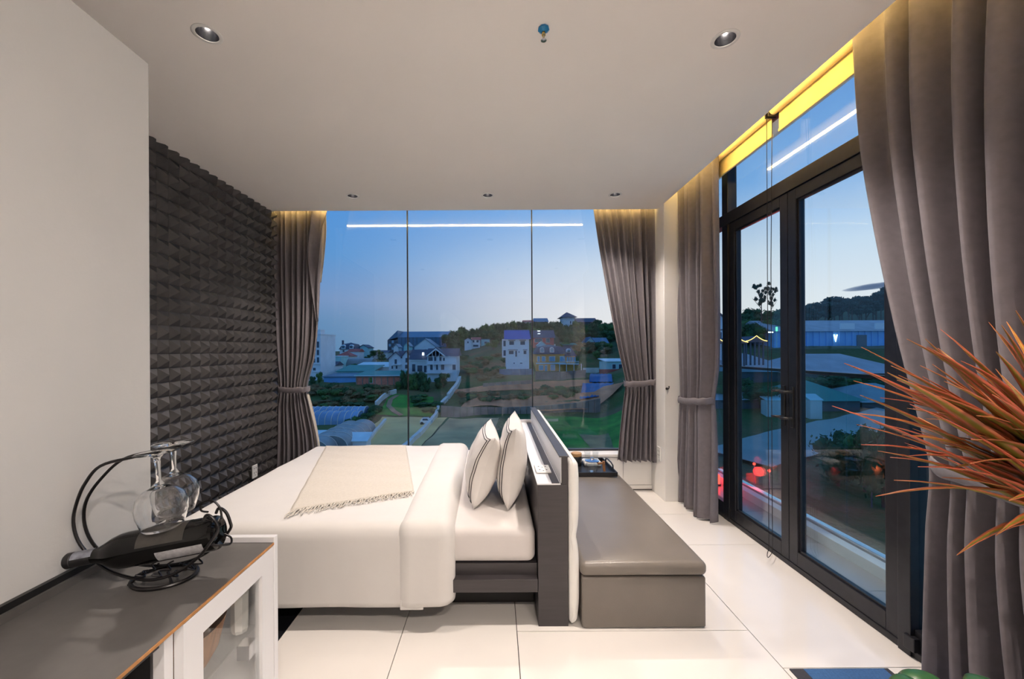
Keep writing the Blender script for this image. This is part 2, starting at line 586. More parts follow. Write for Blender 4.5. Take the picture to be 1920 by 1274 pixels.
# ---- big window: three frameless panes
w1 = thing('window_1', (0, GLY, 0.36), None, None); w1['kind'] = 'structure'
xj = [-2.24, (765 - VX) / F * GLY, (998 - VX) / F * GLY, XR]
for a, b in zip(xj, xj[1:]):
    box('pane', 'glass_window', a + 0.004, b - 0.004, GLY - 0.006, GLY + 0.006, 0.375, TOPZ, w1)
for x in xj[1:3]:
    box('joint', 'plastic_black', x - 0.0055, x + 0.0055, GLY - 0.012, GLY + 0.012, 0.375, TOPZ, w1)
box('sill', 'paint_white', -2.24, XR, WALLY - 0.02, GLY + 0.05, 0.345, 0.372, w1, bevel=0.003)
box('bottom_frame', 'aluminium_dark', -2.24, XR, GLY - 0.02, GLY + 0.02, 0.372, 0.392, w1)

# ---- balcony door wall
FX0, FX1 = 1.945, 2.02
def frame_bar(name, parent, y0, y1, z0, z1, x0=FX0, x1=FX1, bevel=0.003):
    return box(name, 'aluminium_dark', x0, x1, y0, y1, z0, z1, parent, bevel=bevel)
TZ0, TZ1 = 2.495, 2.59
w2 = thing('window_2', (FX0, 2.6, 0), None, None); w2['kind'] = 'structure'
frame_bar('transom', w2, 0.45, 3.80, TZ0, TZ1, 1.94, 2.02)
frame_bar('threshold', w2, 0.45, 3.80, 0.0, 0.035, 1.945, 2.04)
frame_bar('head', w2, 0.45, 3.80, TOPZ - 0.06, TOPZ)
frame_bar('post', w2, 3.345, 3.43, 0, TOPZ, 1.942, 2.02)
frame_bar('post', w2, 1.875, 1.935, 0, TOPZ, 1.935, 2.03)
frame_bar('post', w2, 0.45, 0.52, 0, TOPZ)
frame_bar('side_sill', w2, 0.52, 1.875, 0.035, 0.13, 1.955, 2.01)
frame_bar('side_sill', w2, 3.43, 3.80, 0.035, 0.13, 1.955, 2.01)
for (ya, yb, za, zb) in ((3.43, 3.80, 0.13, TZ0), (0.52, 1.875, 0.13, TZ0), (3.43, 3.80, TZ1, TOPZ - 0.06), (1.935, 3.345, TZ1, TOPZ - 0.06), (0.52, 1.875, TZ1, TOPZ - 0.06)):
    box('pane', 'glass_door', GLX - 0.004, GLX + 0.004, ya, yb, za, zb, w2)
frame_bar('floor_bracket', w2, 1.85, 1.90, 0.035, 0.10, 1.925, 1.955)
def leaf(name, ya, yb, hand):
    d = thing(name, (FX0, (ya + yb) / 2, 0.036), None, None); d['kind'] = 'structure'
    s = 0.072
    x0, x1 = 1.95, 2.01
    frame_bar('stile', d, ya, ya + s, 0.036, TZ0 - 0.002, x0, x1)
    frame_bar('stile', d, yb - s, yb, 0.036, TZ0 - 0.002, x0, x1)
    frame_bar('rail', d, ya + s, yb - s, 0.036, 0.128, x0, x1)
    frame_bar('rail', d, ya + s, yb - s, TZ0 - 0.075, TZ0 - 0.002, x0, x1)
    box('pane', 'glass_door', GLX - 0.004, GLX + 0.004, ya + s, yb - s, 0.128, TZ0 - 0.075, d)
    # beads around the pane
    for (a, b, c, e) in ((ya + s, ya + s + 0.012, 0.128, TZ0 - 0.075), (yb - s - 0.012, yb - s, 0.128, TZ0 - 0.075), (ya + s, yb - s, 0.128, 0.14), (ya + s, yb - s, TZ0 - 0.087, TZ0 - 0.075)):
        frame_bar('bead', d, a, b, c, e, 1.962, 1.974, 0.001)
    hy = hand
    pl = MB().box(1.942, 1.951, hy - 0.014, hy + 0.014, 0.93, 1.20).build('handle', 'plastic_black', d, bevel=0.003)
    for z in (1.165, 0.99):
        MB().tube([(1.945, hy, z), (1.915, hy, z), (1.905, hy + 0.010, z), (1.904, hy + 0.055, z - 0.004)], [0.009, 0.009, 0.009, 0.007], 10).build('lever', 'plastic_black', pl, smooth=True)
    return d
leaf('door_1', 2.672, 3.343, 2.71)
leaf('door_2', 1.937, 2.668, 2.632)

# ---- balcony
balcony = struct(box('floor_balcony', 'grout_dark', 2.03, 2.62, -0.5, 4.6, -0.16, -0.03))
for ya, yb in ((-0.5, 0.55), (0.55, 1.55), (1.55, 2.42), (2.42, 3.02), (3.02, 3.62), (3.62, 4.6)):
    tile(2.035, 2.44, ya, yb, 'balcony_tile', balcony, z=-0.02, t=0.01)
box('kerb', 'concrete_pale', 2.44, 2.52, -0.5, 4.6, -0.03, 0.055, balcony, bevel=0.004)
box('kerb_step', 'concrete_pale', 2.52, 2.62, -0.5, 4.6, -0.03, 0.02, balcony, bevel=0.004)
rail = thing('balustrade', (2.56, 2.0, 0.02), 'clear glass balcony balustrade with thin dark top rail outside the doors', 'balustrade')
for ya, yb in ((-0.5, 0.63), (0.64, 1.77), (1.78, 2.92), (2.93, 4.6)):
    box('pane', 'glass_rail', 2.554, 2.566, ya, yb, 0.02, 1.245, rail)
box('handrail', 'aluminium_dark', 2.54, 2.58, -0.5, 4.6, 1.245, 1.27, rail, bevel=0.004)
box('channel', 'steel', 2.535, 2.585, -0.5, 4.6, 0.02, 0.075, rail, bevel=0.003)

# ================================================================== lamps
def downlight(x, y, label=None, seen=True, dim=1.0):
    t = thing('downlight', (x, y, CEIL), label, 'downlight', 'recessed ceiling downlights')
    n = 32
    MB().lathe([(HR - 0.001, 0.001), (HR + 0.012, -0.0005), (HR + 0.013, -0.003), (HR + 0.010, -0.005), (HR - 0.003, -0.004), (HR - 0.001, 0.001)], (x, y, CEIL), n, cap=False).build('trim_ring', 'plastic_white', t, smooth=True)
    MB().lathe([(HR - 0.002, -0.003), (HR - 0.004, 0.010), (HR - 0.012, 0.035), (0.022, 0.05)], (x, y, CEIL), n, cap=False).build('reflector', 'chrome_cup', t, smooth=True)
    MB().lathe([(0.001, 0.026), (0.007, 0.027), (0.010, 0.034), (0.011, 0.05), (0.001, 0.058)], (x, y, CEIL), n, cap=False).build('bulb', 'bulb_warm', t, smooth=True)
    spot('downlight_lamp', (x, y, CEIL - 0.008), DOWNLIGHT_W * (dim if seen else 0.8), size=108 if seen else 155, parent=t)
    return t
names = ['recessed downlight near the white partition, nearest on the left of the ceiling',
         'recessed downlight near the balcony doors, nearest on the right of the ceiling',
         'small recessed downlight by the window, leftmost of the far row of three',
         'small recessed downlight by the window, middle of the far row of three',
         'small recessed downlight by the window, rightmost of the far row of three']
for (x, y), nm, dim in zip(LIGHTS, names, (0.65, 1.0, 0.75, 0.58, 0.62)):
    downlight(x, y, nm, True, dim)
for x, y in FILL_LIGHTS:
    downlight(x, y, 'added fill downlight behind the viewpoint, unseen, brightening the room', False)

def led_strip(x0, x1, y0, y1, z0, z1, label):
    t = thing('led_strip', ((x0 + x1) / 2, (y0 + y1) / 2, z0), label, 'led strip')
    box('channel', 'plastic_white', x0, x1, y0, y1, z0 - 0.006, z0 - 0.001, t)
    box('diffuser', 'led_warm', x0, x1, y0, y1, z0, z1, t)
led_strip(-2.15, 1.55, YB + 0.002, YB + 0.012, 2.880, 2.895, 'warm led strip hidden in the curtain pocket above the big window')
led_strip(XR + 0.002, XR + 0.012, 0.5, 3.72, 2.985, 3.0, 'warm led strip hidden in the curtain pocket above the balcony doors')

# sprinkler
SPX, SPY = 0.212, 1.72
t = thing('fire_sprinkler', (SPX, SPY, CEIL), 'small pendent fire sprinkler with blue cap on the ceiling', 'sprinkler')
k = 0.78
MB().lathe([(0.001, 0), (0.030 * k, -0.001), (0.032 * k, -0.010 * k), (0.018 * k, -0.02 * k), (0.012 * k, -0.022 * k), (0.001, -0.022 * k)], (SPX, SPY, CEIL), 9, cap=False).build('cap', 'plastic_blue', t)
MB().lathe([(0.008 * k, -0.02 * k), (0.008 * k, -0.034 * k), (0.011 * k, -0.035 * k), (0.011 * k, -0.04 * k), (0.005 * k, -0.042 * k), (0.005 * k, -0.06 * k)], (SPX, SPY, CEIL), 12).build('body', 'brass', t, smooth=True)
MB().tube([(SPX, SPY - 0.01 * k, CEIL - 0.038 * k), (SPX, SPY - 0.014 * k, CEIL - 0.052 * k), (SPX, SPY, CEIL - 0.066 * k)], 0.0018, 6).tube([(SPX, SPY + 0.01 * k, CEIL - 0.038 * k), (SPX, SPY + 0.014 * k, CEIL - 0.052 * k), (SPX, SPY, CEIL - 0.066 * k)], 0.0018, 6).build('yoke', 'steel', t)
MB().lathe([(0.001, -0.065 * k), (0.016 * k, -0.067 * k), (0.016 * k, -0.069 * k), (0.001, -0.070 * k)], (SPX, SPY, CEIL), 14, cap=False).build('deflector', 'steel', t)

# ================================================================== curtains
def curtain(name, label, axis, depth, Z, L, R, A, folds, seed, tie=None, nu=None, lean=None):
    """Z: (bottom, top); L, R, A: tables over height giving the two edges along the track and the fold depth"""
    rnd = random.Random(seed)
    nfold = folds
    ph = [rnd.uniform(-0.22, 0.22) for _ in range(nfold + 2)]
    am = [rnd.uniform(0.7, 1.25) for _ in range(nfold + 2)]
    nu = nu or nfold * 14
    nv = 60
    def fold(u, z):
        s = u * nfold
        k = int(min(s, nfold - 1e-6))
        fr = s - k
        p = ph[k] * (1 - fr) + ph[k + 1] * fr
        a = am[k] * (1 - fr) + am[k + 1] * fr
        w = math.sin(2 * PI * (s + p) + 0.35 * math.sin(z * 1.7 + seed))
        w = w + 0.12 * math.sin(4 * PI * (s + p) + 1.0 + seed)
        return a * w
    def P(u, v):
        z = Z[0] + (Z[1] - Z[0]) * v
        l = smooth_interp(L, z); r = smooth_interp(R, z); a = smooth_interp(A, z)
        q = l + (r - l) * (u + 0.25 / nfold * math.sin(2 * PI * nfold * u * 0.5 + seed) * 0.5)
        d = depth + a * fold(u, z) * (1.0)
        if lean: d += smooth_interp(lean, z)
        zz = z
        if v == 0: zz = z + 0.006 * math.sin(u * 17 + seed)
        return (q, d, zz) if axis == 'x' else (d, q, zz)
    xs = (smooth_interp(L, Z[0]) + smooth_interp(R, Z[0])) / 2
    base = (xs, depth, Z[0]) if axis == 'x' else (depth, xs, Z[0])
    t = thing(name, base, label, 'curtain', 'grey floor-length curtains')
    MB().grid(P, nu, nv).build('drape', 'curtain_fabric', t, smooth=True, angle=3.0, solid=0.003)
    if tie:
        z, drop, wide = tie['z'], tie.get('drop', 0.03), 0.055
        l = smooth_interp(L, z) - 0.012; r = smooth_interp(R, z) + 0.012
        a = smooth_interp(A, z) * 1.35 + 0.012
        dd = depth + (smooth_interp(lean, z) if lean else 0)
        def T(u, v):
            an = 2 * PI * u
            c, s = math.cos(an), math.sin(an)
            c = math.copysign(abs(c) ** 0.55, c); s = math.copysign(abs(s) ** 0.75, s)
            along = (l + r) / 2 + (r - l) / 2 * c
            ht = z + (v - 0.5) * wide + drop * c * tie.get('sgn', 1) - 0.010 * abs(s) + 0.004 * math.sin(9 * an)
            g = a * (1 + 0.10 * math.sin(PI * v))
            return (along, dd + g * s, ht) if axis == 'x' else (dd + g * s, along, ht)
        MB().grid(T, 64, 6, closed_u=True).build('tieback', 'curtain_fabric', t, smooth=True, solid=0.004)
    return t

CY = 4.045
def xb(px): return (px - VX) / F * CY
def zb(py): return EYE - (py - VY) / F * CY
curtain('curtain', 'grey curtain tied back at the left side of the big window beside the studded wall', 'x', CY,
        (0.20, 3.12),
        [(0.20, xb(516)), (0.9, xb(521)), (1.08, xb(525)), (1.4, xb(519)), (2.0, xb(514)), (3.12, xb(511))],
        [(0.20, xb(600)), (0.55, xb(597)), (0.9, xb(583)), (1.08, xb(577)), (1.4, xb(592)), (1.8, xb(600)), (2.2, xb(603)), (2.6, xb(606)), (3.12, xb(608))],
        [(0.20, 0.040), (0.9, 0.040), (1.08, 0.036), (1.5, 0.040), (3.12, 0.028)], 9, 3,
        tie={'z': zb(727), 'drop': 0.0})
# the free corner of the left curtain, folded over towards the glass
curt = bpy.data.objects['curtain']
def flap(u, v):
    z = 1.75 + (3.10 - 1.75) * v
    x0 = smooth_interp([(1.75, xb(598)), (2.1, xb(588)), (2.45, xb(583)), (2.75, xb(590)), (3.1, xb(596))], z)
    x1 = smooth_interp([(1.75, xb(600)), (2.1, xb(601)), (2.45, xb(605)), (2.7, xb(609)), (2.85, xb(617)), (3.1, xb(624))], z)
    return (x0 + (x1 - x0) * u, CY - 0.062 + 0.030 * math.sin(PI * u) + 0.02 * u * v + 0.012 * math.sin(6 * v + 3 * u), z)
MB().grid(flap, 12, 24).build('turned_edge', 'curtain_fabric', curt, smooth=True, angle=3.0, solid=0.003)
def liner(u, v):
    z = 2.15 + (2.83 - 2.15) * v
    x0 = xb(597)
    x1 = smooth_interp([(2.15, xb(601)), (2.4, xb(607)), (2.65, xb(611)), (2.83, xb(611))], z)
    return (x0 + (x1 - x0) * u, CY + 0.03 + 0.008 * math.sin(11 * u), z)
MB().grid(liner, 8, 12).build('lining', 'throw_cream', curt, smooth=True, angle=3.0, solid=0.003)
def hemliner(u, v):
    z = 0.40 + (1.02 - 0.40) * v
    x0 = smooth_interp([(0.4, xb(584)), (1.02, xb(574))], z)
    x1 = smooth_interp([(0.40, xb(600)), (0.6, xb(595)), (0.8, xb(588)), (1.02, xb(578))], z)
    return (x0 + (x1 - x0) * u, CY + 0.005 + 0.01 * math.sin(7 * u + 2 * v), z)
MB().grid(hemliner, 8, 16).build('lining', 'throw_cream', curt, smooth=True, angle=3.0, solid=0.003)

curtain('curtain', 'grey curtain tied back at the right side of the big window beside the white column', 'x', CY,
        (zb(866), 3.12),
        [(zb(866), xb(1156)), (0.7, xb(1163)), (1.1, xb(1172)), (1.13, xb(1172)), (1.5, xb(1156)), (2.0, xb(1138)), (2.5, xb(1122)), (3.12, xb(1106))],
        [(zb(866), xb(1226)), (1.1, xb(1226)), (3.12, xb(1226))],
        [(zb(866), 0.044), (0.9, 0.040), (1.12, 0.036), (1.6, 0.038), (3.12, 0.030)], 8, 7,
        tie={'z': zb(718), 'drop': 0.012})
CX = 1.775
def yr(px): return CX * F / (px - VX)
curtain('curtain', 'grey curtain tied back between the white column and the balcony doors', 'y', CX,
        (0.012, 3.12),
        [(0.012, yr(1332)), (0.6, yr(1331)), (1.0, yr(1329)), (1.3, yr(1335)), (2.0, yr(1338)), (3.12, yr(1341))],
        [(0.012, yr(1276)), (1.0, yr(1281)), (2.0, yr(1277)), (3.12, yr(1273))],
        [(0.012, 0.070), (0.9, 0.060), (1.0, 0.050), (1.4, 0.060), (3.12, 0.055)], 6, 12,
        tie={'z': 1.0, 'drop': 0.02, 'sgn': -1})
curtain('curtain', 'large grey curtain hanging nearest on the right, behind the spiky red plant', 'y', 1.76,
        (0.012, 3.12),
        [(0.012, 0.72), (0.98, 0.92), (3.12, 0.62)],
        [(0.012, 1.615), (0.7, 1.600), (0.98, 1.585), (1.14, 1.62), (1.5, 1.71), (1.98, 1.81), (2.45, 1.885), (3.12, 1.93)],
        [(0.012, 0.060), (0.98, 0.055), (1.5, 0.055), (3.12, 0.045)], 10, 21,
        tie={'z': 0.98, 'drop': 0.02})

# tieback hooks
for loc, lb in (((1.62, 3.80 - 0.006, 1.075), 'small black curtain hook on the front of the white column'), ((1.592, 4.06, zb(868) - 0.0), 'small black knob on the wall corner below the right window curtain')):
    x, y, z = loc
    h = thing('curtain_hook', loc, lb, 'hook')
    MB().lathe([(0.001, 0.006), (0.012, 0.006), (0.012, 0.0), (0.001, 0.0)], (x, y, z), 12, axis='y', cap=False).build('plate', 'plastic_black', h)
    MB().tube([(x, y, z), (x, y - 0.03, z), (x, y - 0.045, z + 0.012), (x, y - 0.045, z + 0.03)], 0.005, 8).build('hook_arm', 'plastic_black', h, smooth=True)

# ================================================================== roller blinds
def roller(y0, y1, label):
    t = thing('roller_blind', (1.86, (y0 + y1) / 2, 2.88), label, 'blind', 'roller blinds above the balcony doors')
    MB().lathe([(0.030, 0), (0.030, y1 - y0)], (1.85, y0, 3.035), 20, axis='y').build('roller_tube', 'blind_fabric', t, smooth=True, angle=0.6)
    box('fabric', 'blind_fabric', 1.879, 1.881, y0 + 0.01, y1 - 0.01, 2.905, 3.04, t)
    box('bottom_bar', 'blind_fabric', 1.873, 1.887, y0 + 0.008, y1 - 0.008, 2.885, 2.905, t, bevel=0.003)
    for yy in (y0 - 0.012, y1 + 0.002):
        box('bracket', 'aluminium_dark', 1.82, 1.89, yy, yy + 0.01, 3.0, 3.10, t)
    return t
r1 = roller(2.70, 3.78, 'rolled-up yellow-lit roller blind above the far balcony door')
r2 = roller(0.60, 2.655, 'rolled-up yellow-lit roller blind above the near balcony door, by the large curtain')
for r_, yy, zlow, dy in ((r1, 2.700, 0.05, -0.035),):
    xx = 1.835
    pts = [(xx, yy, 3.03), (xx, yy, 2.0), (xx, yy, 0.4)]
    pts += [(xx, yy, zlow + 0.08)]
    loop = [(xx - 0.02 * math.sin(a), yy + dy / 2 - dy / 2 * math.cos(a), zlow + 0.05 - 0.05 * math.sin(a)) for a in [PI * k / 10 for k in range(11)]]
    pts += loop
    pts += [(xx, yy + dy, 0.4), (xx, yy + dy, 2.0), (xx + 0.03, yy + dy * 0.3, 3.03)]
    MB().tube(pts, 0.0022, 6).build('pull_chain', 'plastic_black', r_, smooth=True)

# ================================================================== wall plates
def plate(name, loc, size, normal, label, cat, holes, m='plastic_white'):
    """rectangular cover with recessed sockets; normal is one of -x, +x, -y, +z"""
    t = thing(name, loc, label, cat)
    x, y, z = loc
    w, h = size
    d = 0.009
    def b(nm, u0, u1, v0, v1, d0, d1, mm, bev=0.0):
        if normal == '-x': return box(nm, mm, x - d1, x - d0, y + u0, y + u1, z + v0, z + v1, t, bevel=bev)
        if normal == '+x': return box(nm, mm, x + d0, x + d1, y + u0, y + u1, z + v0, z + v1, t, bevel=bev)
        if normal == '-y': return box(nm, mm, x + u0, x + u1, y - d1, y - d0, z + v0, z + v1, t, bevel=bev)
        return box(nm, mm, x + u0, x + u1, y + v0, y + v1, z + d0, z + d1, t, bevel=bev)
    b('cover', -w / 2, w / 2, -h / 2, h / 2, 0, d, m, 0.002)
    for (u, v, a, c) in holes:
        b('socket', u - a / 2, u + a / 2, v - c / 2, v + c / 2, d - 0.001, d + 0.0006, 'plastic_black' if a < 0.02 else m)
sock = [(-0.014, 0.028, 0.006, 0.012), (0.014, 0.028, 0.006, 0.012), (-0.014, -0.012, 0.006, 0.012), (0.014, -0.012, 0.006, 0.012), (0, -0.034, 0.008, 0.006)]
plate('power_outlet', (XR - 0.0005, 3.93, 0.425), (0.09, 0.135), '-x', 'white double power outlet low on the side of the white column', 'outlet', sock)
plate('power_outlet', (XL + 0.036, 3.62, 0.365), (0.075, 0.115), '+x', 'white power outlet low on the dark studded wall', 'outlet', sock)

# ================================================================== bed
BY0, BY1 = 2.12, 3.84
bed = thing('bed', (-0.75, (BY0 + BY1) / 2, 0), 'low dark platform bed with white mattress in front of the big window', 'bed')
box('plinth', 'plastic_black', -1.52, 0.21, 2.30, 3.66, 0.0, 0.185, bed)
box('side_rail', 'laminate_dark', -1.72, 0.212, BY0 - 0.035, BY0 + 0.045, 0.185, 0.252, bed, bevel=0.003)
box('side_rail', 'laminate_dark', -1.72, 0.212, BY1 - 0.06, BY1 + 0.02, 0.185, 0.252, bed, bevel=0.003)
box('foot_rail', 'laminate_dark', -1.74, -1.66, BY0 - 0.035, BY1 + 0.02, 0.185, 0.252, bed, bevel=0.003)
box('deck', 'laminate_dark', -1.66, 0.212, BY0 + 0.012, BY1 - 0.03, 0.225, 0.314, bed)
def wob(p):
    q = Vector(p)
    n = noise.noise(Vector((p.x * 2.1, p.y * 2.1, p.z * 3))) * 0.008
    return q + Vector((0, 0, n)) if p.z > 0.4 else q + Vector((0, n * 0.5, 0))
rounded_box(-1.70, 0.205, BY0, BY1, 0.316, 0.505, 0.045, 5, div=(30, 26, 4), fn=wob).build('mattress', 'sheet_white', bed, smooth=True, angle=3)

def drape_fn(seed, amp):
    def fn(p):
        n = noise.noise(Vector((p.x * 1.6 + seed, p.y * 1.6, p.z * 1.8)))
        n2 = noise.noise(Vector((p.x * 5 + seed, p.y * 5, p.z * 2.0)))
        q = Vector(p)
        if p.z > 0.46:
            q.z += amp * (0.8 * n + 0.35 * n2)
        else:
            k = (0.5 - p.z) / 0.38
            s = -1 if p.y < 3 else 1
            q.y += s * (0.010 * k + amp * (0.9 * n + 0.3 * n2) * k)
            if p.z < 0.2:
                q.z += 0.010 * noise.noise(Vector((p.x * 3 + seed, 7, 0)))
        return q
    return fn
duv = rounded_box(-1.765, -0.40, 2.075, 3.885, 0.128, 0.535, 0.075, 6, faces='xyYZ', div=(48, 60, 14), fn=drape_fn(3, 0.010)).build('duvet', 'linen_white', bed, smooth=True, angle=3, solid=0.012)
duv['label'] = 'plain white duvet hanging over the side of the bed'
fold = rounded_box(-0.54, -0.245, 2.052, 3.895, 0.142, 0.556, 0.075, 6, faces='xXyYZ', div=(14, 60, 14), fn=lambda p: drape_fn(11, 0.006)(Vector(p)) + Vector((0.02 - 0.05 * (p.y - 2.0) / 1.9, 0, 0))).build('duvet_fold', 'linen_white', bed, smooth=True, angle=3, solid=0.012)
box('duvet_corner', 'linen_white', -0.50, -0.38, 2.050, 2.062, 0.118, 0.17, fold, bevel=0.004)

# headboard console
HX0, HX1 = 0.215, 0.372
head = thing('headboard_console', (0.29, 3.0, 0), 'dark headboard unit with lit pale ledge, between bed and bench', 'headboard')
HY0, HY1 = 2.095, 3.89
MB().box(HX0, HX1, HY0, HY1, 0.0, 0.742).build('body', 'laminate_dark', head, bevel=0.002)
MB().box(HX0 - 0.003, 0.335, HY0, HY1, 0.742, 0.748).build('ledge', 'lacquer_white', head)
MB().box(0.29, 0.33, HY0 + 0.005, HY1, 0.748, 0.750).build('cable_lid', 'laminate_dark', head)
MB().box(0.340, 0.372, HY0, HY1, 0.742, 0.886).build('upstand', 'laminate_dark', head, bevel=0.002)
MB().box(0.336, 0.340, HY0 + 0.006, HY1, 0.750, 0.884).build('upstand_lining', 'lacquer_white', head)
MB().box(0.328, 0.378, HY0 - 0.002, HY1, 0.8865, 0.894).build('cap', 'laminate_dark', head, bevel=0.002)
MB().box(HX0, 0.34, HY1 - 0.02, HY1, 0.748, 0.775).build('end_stop', 'lacquer_white', head)
def padfn(p):
    q = Vector(p)
    # three soft horizontal channels
    k = abs(math.sin((p.z - 0.02) / 0.45 * PI))
    if p.x > 0.40: q.x -= 0.016 * (1 - k) ** 2
    return q
rounded_box(0.374, 0.432, HY0 - 0.01, HY1, 0.012, 0.872, 0.027, 5, div=(2, 30, 40), fn=padfn).build('padded_back', 'leather_white', head, smooth=True, angle=3)
plate('power_outlet', (0.268, 2.335, 0.750), (0.085, 0.14), '+z', 'white double power outlet set into the pale headboard ledge', 'outlet',
      [(-0.02, 0.035, 0.008, 0.012), (0.02, 0.035, 0.008, 0.012), (0, 0.02, 0.008, 0.008), (-0.02, -0.03, 0.008, 0.012), (0.02, -0.03, 0.008, 0.012), (0, -0.045, 0.008, 0.008)])

# pillows
def pillow(label, x, y0, lean, yaw, L=0.66, H=0.47, T=0.098, seed=0):
    t = thing('pillow', (x, y0 + L / 2, 0.507), label, 'pillow', 'white pillows with black stitched lines')
    nu, nv = 44, 32
    def core(u, v, side):
        a, b = 2 * u - 1, 2 * v - 1
        fu = max(0.0, 1 - abs(a) ** 7.0); fv = max(0.0, 1 - abs(b) ** 2.2)
        d = T * fu ** 0.5 * fv ** 0.55 * (0.80 + 0.20 * (1 - a * a))
        d *= 1 + 0.10 * noise.noise(Vector((a * 2.2 + seed, b * 2.2, side)))
        # bottom bulges as the filling settles, corners pull out like ears
        d *= 1 + 0.16 * (-b) * fv
        pinch = 0.045 * (1 - abs(a) ** 2) * (b ** 6) + 0.0
        pinch2 = 0.040 * (1 - abs(b) ** 2) * (a ** 6)
        yy = L * u - math.copysign(pinch2, a)
        zz = H * v - math.copysign(pinch, b) * (0.45 if b < 0 else 1.2)
        return Vector((side * d, yy, zz))
    M = Matrix.Translation((x, y0, 0.511)) @ Matrix.Rotation(yaw, 4, 'Z') @ Matrix.Rotation(lean, 4, 'Y')
    mb = MB()
    for side in (-1, 1):
        mb.grid(lambda u, v: core(u, v, side), nu, nv)
    # close the rim
    mb.xf(M)
    case = mb.build('pillowcase', 'pillow_cotton', t, smooth=True, angle=3)
    # stitched double lines, a frame a hand's width inside the rim on both faces
    for side in (-1,):
        for off in (0.09, 0.165):
            ou, ov = off * 0.5 * (0.47 / 0.66) + 0.0, off * 0.5
            ou *= 1.15
            ring = []
            N = 24
            for k in range(N): ring.append((ou + (1 - 2 * ou) * k / N, ov))
            for k in range(N): ring.append((1 - ou, ov + (1 - 2 * ov) * k / N))
            for k in range(N): ring.append((1 - ou - (1 - 2 * ou) * k / N, 1 - ov))
            for k in range(N): ring.append((ou, 1 - ov - (1 - 2 * ov) * k / N))
            pts = [M @ (core(u, v, side) + Vector((side * 0.002, 0, 0))) for u, v in ring]
            MB().tube(pts, 0.0023, 6, closed=True).build('stitched_line', 'thread_black', t, smooth=True)
    return t
pillow('white pillow with double black lines, the one standing nearer the foot of the bed', -0.135, 2.36, math.radians(17), math.radians(3), H=0.44, seed=1)
pillow('white pillow with double black lines, the one leaning against the headboard', 0.065, 2.34, math.radians(6), math.radians(-2), H=0.485, L=0.68, seed=5)

# knitted throw with fringe
thr = thing('throw_blanket', (-0.95, 2.7, 0.54), 'cream throw blanket with knotted fringe laid across the white duvet', 'blanket')
tA, tB = Vector((-1.165, 2.255)), Vector((-0.53, 2.56))        # fringe edge on the bed top
tC, tD = Vector((-0.86, 3.80)), Vector((-1.62, 3.80))
def throw_xy(u, v):
    a = tA.lerp(tB, u); b = tD.lerp(tC, u)
    return a.lerp(b, v)
def ztop(x, y):
    n = noise.noise(Vector((x * 1.6 + 3, y * 1.6, 0.535 * 1.8))); n2 = noise.noise(Vector((x * 5 + 3, y * 5, 0.535 * 2.0)))
    return 0.535 + 0.010 * (0.8 * n + 0.35 * n2) + 0.006
MB().grid(lambda u, v: (throw_xy(u, v).x, throw_xy(u, v).y, ztop(*throw_xy(u, v)) + 0.007 + 0.002 * math.sin(40 * v + 9 * u)), 40, 50).build('cloth', 'throw_cream', thr, smooth=True, angle=3, solid=0.008)
rf = random.Random(5)
for k in range(52):
    u = (k + 0.5) / 52
    p = throw_xy(u, 0)
    d = Vector((0.05 * rf.uniform(-1, 1) - 0.01, -1)).normalized()
    ln = 0.075 + 0.03 * rf.random() * (1.3 - u)
    if u < 0.25: d = Vector((-0.15 + 0.3 * rf.random(), -1)).normalized()
    pts = []
    for i in range(5):
        q = p + d * ln * i / 4 + Vector((0.005 * math.sin(i * 2 + k), 0))
        pts.append((q.x, q.y, ztop(q.x, q.y) + 0.011 + 0.003 * math.sin(k * 3.1)))
    MB().tube(pts, [0.004, 0.0055, 0.003, 0.0035, 0.0025], 5).build('tassel', 'throw_cream', thr, smooth=True)

# ================================================================== bench
bench = thing('storage_bench', (0.76, 2.97, 0), 'long taupe leather storage bench with padded lid behind the headboard', 'bench')
rounded_box(0.44, 1.083, 2.072, 3.90, 0.004, 0.268, 0.012, 3, div=(10, 14, 6)).build('box', 'leather_taupe', bench, smooth=True, angle=3)
def crown(p):
    q = Vector(p)
    if p.z > 0.32:
        a = (p.x - 0.44) / 0.643 * 2 - 1; b = (p.y - 2.072) / 1.83 * 2 - 1
        q.z += 0.022 * max(0, 1 - a * a) ** 0.6 * max(0, 1 - b ** 8)
    return q
rounded_box(0.432, 1.090, 2.064, 3.905, 0.272, 0.345, 0.03, 6, div=(16, 24, 2), fn=crown).build('lid_cushion', 'leather_taupe', bench, smooth=True, angle=3)

# tray and tea things on the far end of the bench
TZ = 0.369
tray = thing('serving_tray', (0.77, 3.63, TZ), 'black rectangular serving tray on the far end of the bench', 'tray')
MB().box(0.50, 1.02, 3.41, 3.86, TZ, TZ + 0.008).build('base', 'plastic_black', tray)
for (a, b, c, d) in ((0.50, 1.02, 3.40, 3.41), (0.50, 1.02, 3.86, 3.87)):
    box('rim', 'plastic_black', a, b, c, d, TZ, TZ + 0.036, tray, bevel=0.002)
box('rim', 'plastic_black', 0.49, 0.50, 3.40, 3.87, TZ, TZ + 0.036, tray, bevel=0.002)
box('rim', 'plastic_black', 1.02, 1.03, 3.40, 3.87, TZ, TZ + 0.036, tray, bevel=0.002)
for x in (0.495, 1.025):
    MB().tube([(x, 3.52, TZ + 0.035), (x, 3.53, TZ + 0.06), (x, 3.58, TZ + 0.07), (x, 3.70, TZ + 0.07), (x, 3.75, TZ + 0.06), (x, 3.76, TZ + 0.035)], 0.006, 8).build('handle', 'plastic_black', tray, smooth=True)
TB = TZ + 0.008
